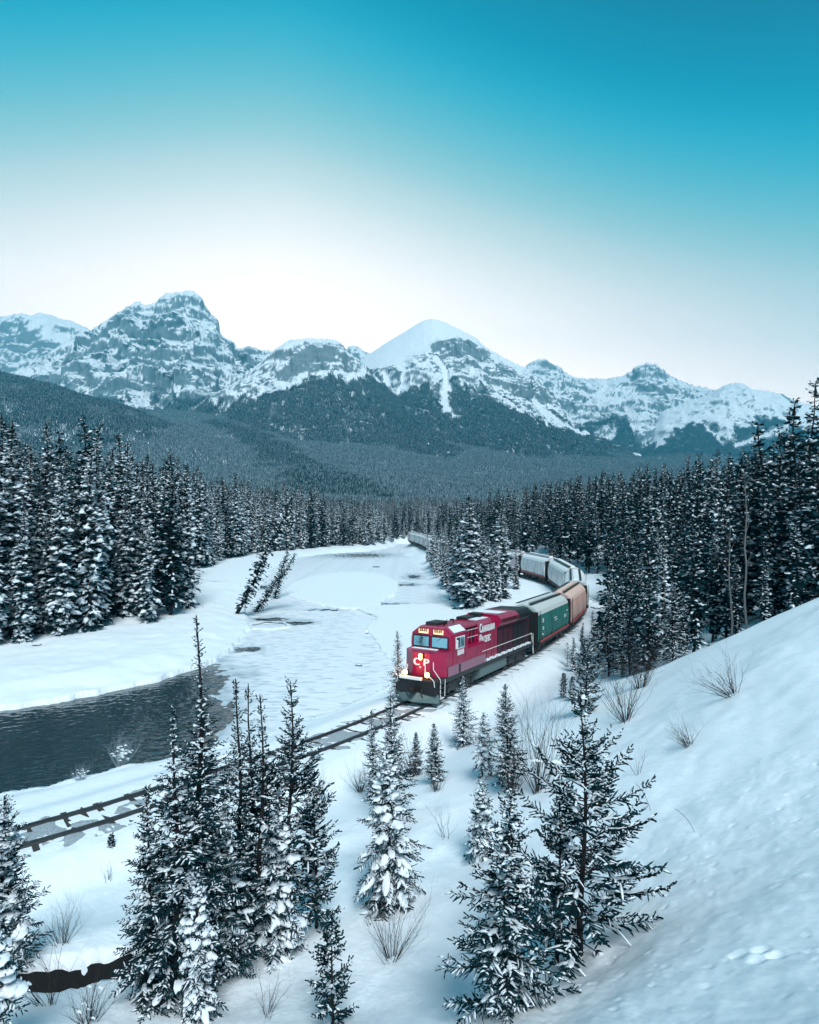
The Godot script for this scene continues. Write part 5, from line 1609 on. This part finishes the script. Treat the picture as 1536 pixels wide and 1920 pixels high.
func build_shrubs() -> void:
	# u, v of the foot, D, height, spread, stems, depth, thickness, tilt, snow, label
	var list := [
		[735, 1796, 14.0, 1.5, .95, 24, 2, .009, 0.0, .0, "wide bare willow with red brown twigs below the snow weighted spruce"],
		[1372, 1302, 20.0, 1.45, 1.2, 24, 2, .012, .55, .2, "large leafless bush leaning left on the open slope"],
		[1290, 1396, 19.0, .9, 1.0, 22, 2, .009, .45, .1, "small rounded leafless bush alone on the open slope"],
		[1172, 1352, 25.0, 2.2, .9, 34, 2, .012, .1, .0, "tall grey brown thicket at the crest left of the large leaning bush"],
		[1010, 1482, 22.4, 3.2, .38, 34, 2, .013, .05, .1, "tall stand of upright brown stems right of the slender spruce"],
		[960, 1486, 22.0, 2.0, .5, 22, 2, .012, 0.0, .1, "brown stems round the foot of the slender spruce"],
		[770, 1455, 25.0, 1.9, .5, 34, 2, .013, 0.0, .2, "brown thicket between the narrow spire and the small spruce"],
		[676, 1484, 23.5, 1.35, .7, 30, 2, .011, 0.0, .4, "frosted round bush left of the narrow spire"],
		[838, 1570, 17.6, 1.35, .35, 4, 2, .010, 0.0, .0, "thin leafless sapling standing alone in snow between the spruces"],
		[1196, 1450, 18.0, .95, .5, 5, 2, .008, .1, .0, "wispy twigs on the open slope right of the lone pine"],
		[228, 1442, 34.0, 1.55, .75, 44, 2, .013, 0.0, .9, "frosty willow bush on the near river bank beside the rails"],
		[150, 1462, 31.5, .8, .9, 30, 2, .011, 0.0, .9, "low frosty brush at the water's edge left of the willow bush"],
		[95, 1880, 11.6, 1.3, .6, 16, 2, .009, .1, .1, "dark bare twigs rising in front of the creek hole"],
		[170, 1912, 11.2, .8, .8, 26, 2, .009, 0.0, .2, "low tangled brush at the bottom edge below the creek"],
		[205, 1650, 18.0, .7, .6, 7, 2, .008, 0.0, .0, "few dry twigs poking out of the snow above the creek"],
		[120, 1768, 14.6, 1.1, .7, 18, 2, .009, .1, .1, "shaded brush hanging over the creek bank under the left fir"],
		[1200, 1290, 33.0, 2.4, .7, 30, 2, .014, 0.0, .0, "bare undergrowth at the foot of the wood by the crest"],
		[820, 1482, 23.0, 1.0, .7, 20, 2, .010, 0.0, .3, "low brush beside the small spruce under the locomotive"],
		[600, 1500, 22.0, 1.4, .5, 22, 2, .010, 0.0, .4, "frosty stems right behind the clump of trees"],
		[860, 1085, 122.0, 2.8, .8, 40, 2, .03, 0.0, .9, "frosted bushes along the ice edge below the spruces inside the curve"],
		[505, 1900, 11.8, .8, .8, 9, 2, .008, -.2, .0, "bent dry twigs right of the small snow draped spruce"],
	]
	var k := 0
	for q in list:
		var p := foot(q[0], minf(q[1], 1960.0), q[2])
		put_shrub(shrub(900 + k, q[3], q[4], q[5], q[6], q[7], q[9]), "bare_shrub", q[10], p, q[8])
		k += 1
	# single dry stalks on the open slope
	for q in [[1219, 1518, 15.6, .9, .35, "long thin dry stalk arching on the slope right of the lone pine"], [1301, 1560, 13.8, .7, .5, "short dry stalk bent over on the slope above the footprints"]]:
		var p := foot(q[0], q[1], q[2])
		var g := Geo.new()
		var a := Vector3.ZERO
		for j in 8:
			var b := a + Vector3(-.035 - .012 * j * q[4], q[3] / 8.0 * (1.0 - .06 * j), 0)
			g.tube(a, b, .006, .005, 4, Color(.06, .05, .045))
			a = b
		var o := lone("dry_stalk", g.mesh(), mats.twig, q[5], "stalk")
		o.position = p
	# leafless trunks at the edge of the wood
	for q in [[1398, 1295, 34.0, 8.2, "taller grey leafless trunk at the edge of the wood behind the slope"], [1372, 1290, 35.5, 6.4, "shorter leafless trunk standing left of the taller one"]]:
		var p := spot(q[0], q[1], q[2]); p.y = ground(p.x, q[2])
		var rr := RandomNumberGenerator.new(); rr.seed = int(q[0])
		var g := Geo.new(); var w := Geo.new()
		var a := Vector3(0, -.4, 0)
		for j in 10:
			var b := a + Vector3(rr.randf_range(-.08, .08), q[3] / 9.5, rr.randf_range(-.08, .08))
			g.tube(a, b, .075 - .006 * j, .069 - .006 * j, 6, Color(.17, .17, .17))
			if j > 3:
				for m in 2: shoot(w, b, Vector3(rr.randf_range(-1, 1), rr.randf_range(.2, 1), rr.randf_range(-1, 1)).normalized(), rr.randf_range(.5, 1.3), .018, 1, rr, Color(.13, .13, .13), .2)
			a = b
		var t := thing("bare_tree", q[4], "bare tree", p)
		part("trunk", g.mesh(), mats.bark, t)
		part("branches", w.mesh(), mats.twig, t).set_meta("kind", "stuff")

func build_details() -> void:
	# stones that break the ice
	var r := RandomNumberGenerator.new()
	r.seed = 12
	for q in [[490, 1128, 1.5, "dark stone with a snow rim in the ice off the leaning spruces"], [705, 1063, 1.9, "flat dark stone above the broad floe upstream"], [673, 1247, .75, "small dark stone in the snow shelf left of the locomotive"], [690, 1187, .7, "dark stone at the edge of the snow shelf"], [581, 1114, 1.2, "small stone just left of the broad floe's dark edge"], [70, 1228, 1.0, "dark stump in the snow of the far bank at the left"]]:
		var d: float = (EYE - WATER - .15) * FOC / (q[1] - HV)
		var p := spot(q[0], q[1], d)
		p.y = WATER + .05
		if in_grid(p.x, d): p.y = maxf(p.y, ground(p.x, d) - .05)
		var g := Geo.new()
		var w: float = q[2]
		var rings := []
		for j in 4:
			var row := PackedVector3Array()
			var f: float = [1.0, .95, .7, .3][j]
			for k in 9:
				var a := TAU * k / 9.0
				row.append(Vector3(cos(a) * w * .55 * f * r.randf_range(.8, 1.15), [-.2, .10, .22, .28][j] * w * .7, sin(a) * w * .4 * f * r.randf_range(.8, 1.15)))
			rings.append(row)
		for j in 3: g.prism(rings[j], rings[j + 1], Color.WHITE, j == 2)
		var t := thing("river_stone", q[3], "stone", p)
		part("stone", g.mesh(), mats.rock, t)
		var s := Geo.new()
		snow_pad(s, PackedVector3Array([Vector3(-w * .3, w * .14, 0), Vector3(-w * .1, w * .18, 0), Vector3(w * .12, w * .18, -.03), Vector3(w * .3, w * .13, 0)]), w * .2, w * .07, r, 6)
		part("snow_cap", s.mesh(), mats.tree_snow, t)
	# the creek: black water and an undercut earth bank with its shade painted black
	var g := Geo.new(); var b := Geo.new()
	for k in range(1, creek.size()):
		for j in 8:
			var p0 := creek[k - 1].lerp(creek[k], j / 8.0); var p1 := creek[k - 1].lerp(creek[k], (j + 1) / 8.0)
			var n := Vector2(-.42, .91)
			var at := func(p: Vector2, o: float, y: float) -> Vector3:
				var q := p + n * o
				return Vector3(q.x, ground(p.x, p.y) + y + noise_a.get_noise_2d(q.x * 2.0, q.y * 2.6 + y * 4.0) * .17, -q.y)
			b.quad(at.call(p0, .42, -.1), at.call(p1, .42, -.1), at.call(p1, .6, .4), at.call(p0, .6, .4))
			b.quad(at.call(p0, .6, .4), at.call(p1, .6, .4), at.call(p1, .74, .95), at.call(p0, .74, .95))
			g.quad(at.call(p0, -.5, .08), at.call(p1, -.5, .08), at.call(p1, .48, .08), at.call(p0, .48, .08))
	lone("creek_water", g.mesh(), mats.shaded_soil, "black creek bed in the undercut gap below the left fir", "creek", "", "structure")
	lone("creek_bank", b.mesh(), mats.shaded_soil, "dark bare earth bank under the snow along the creek", "creek bank", "", "structure")
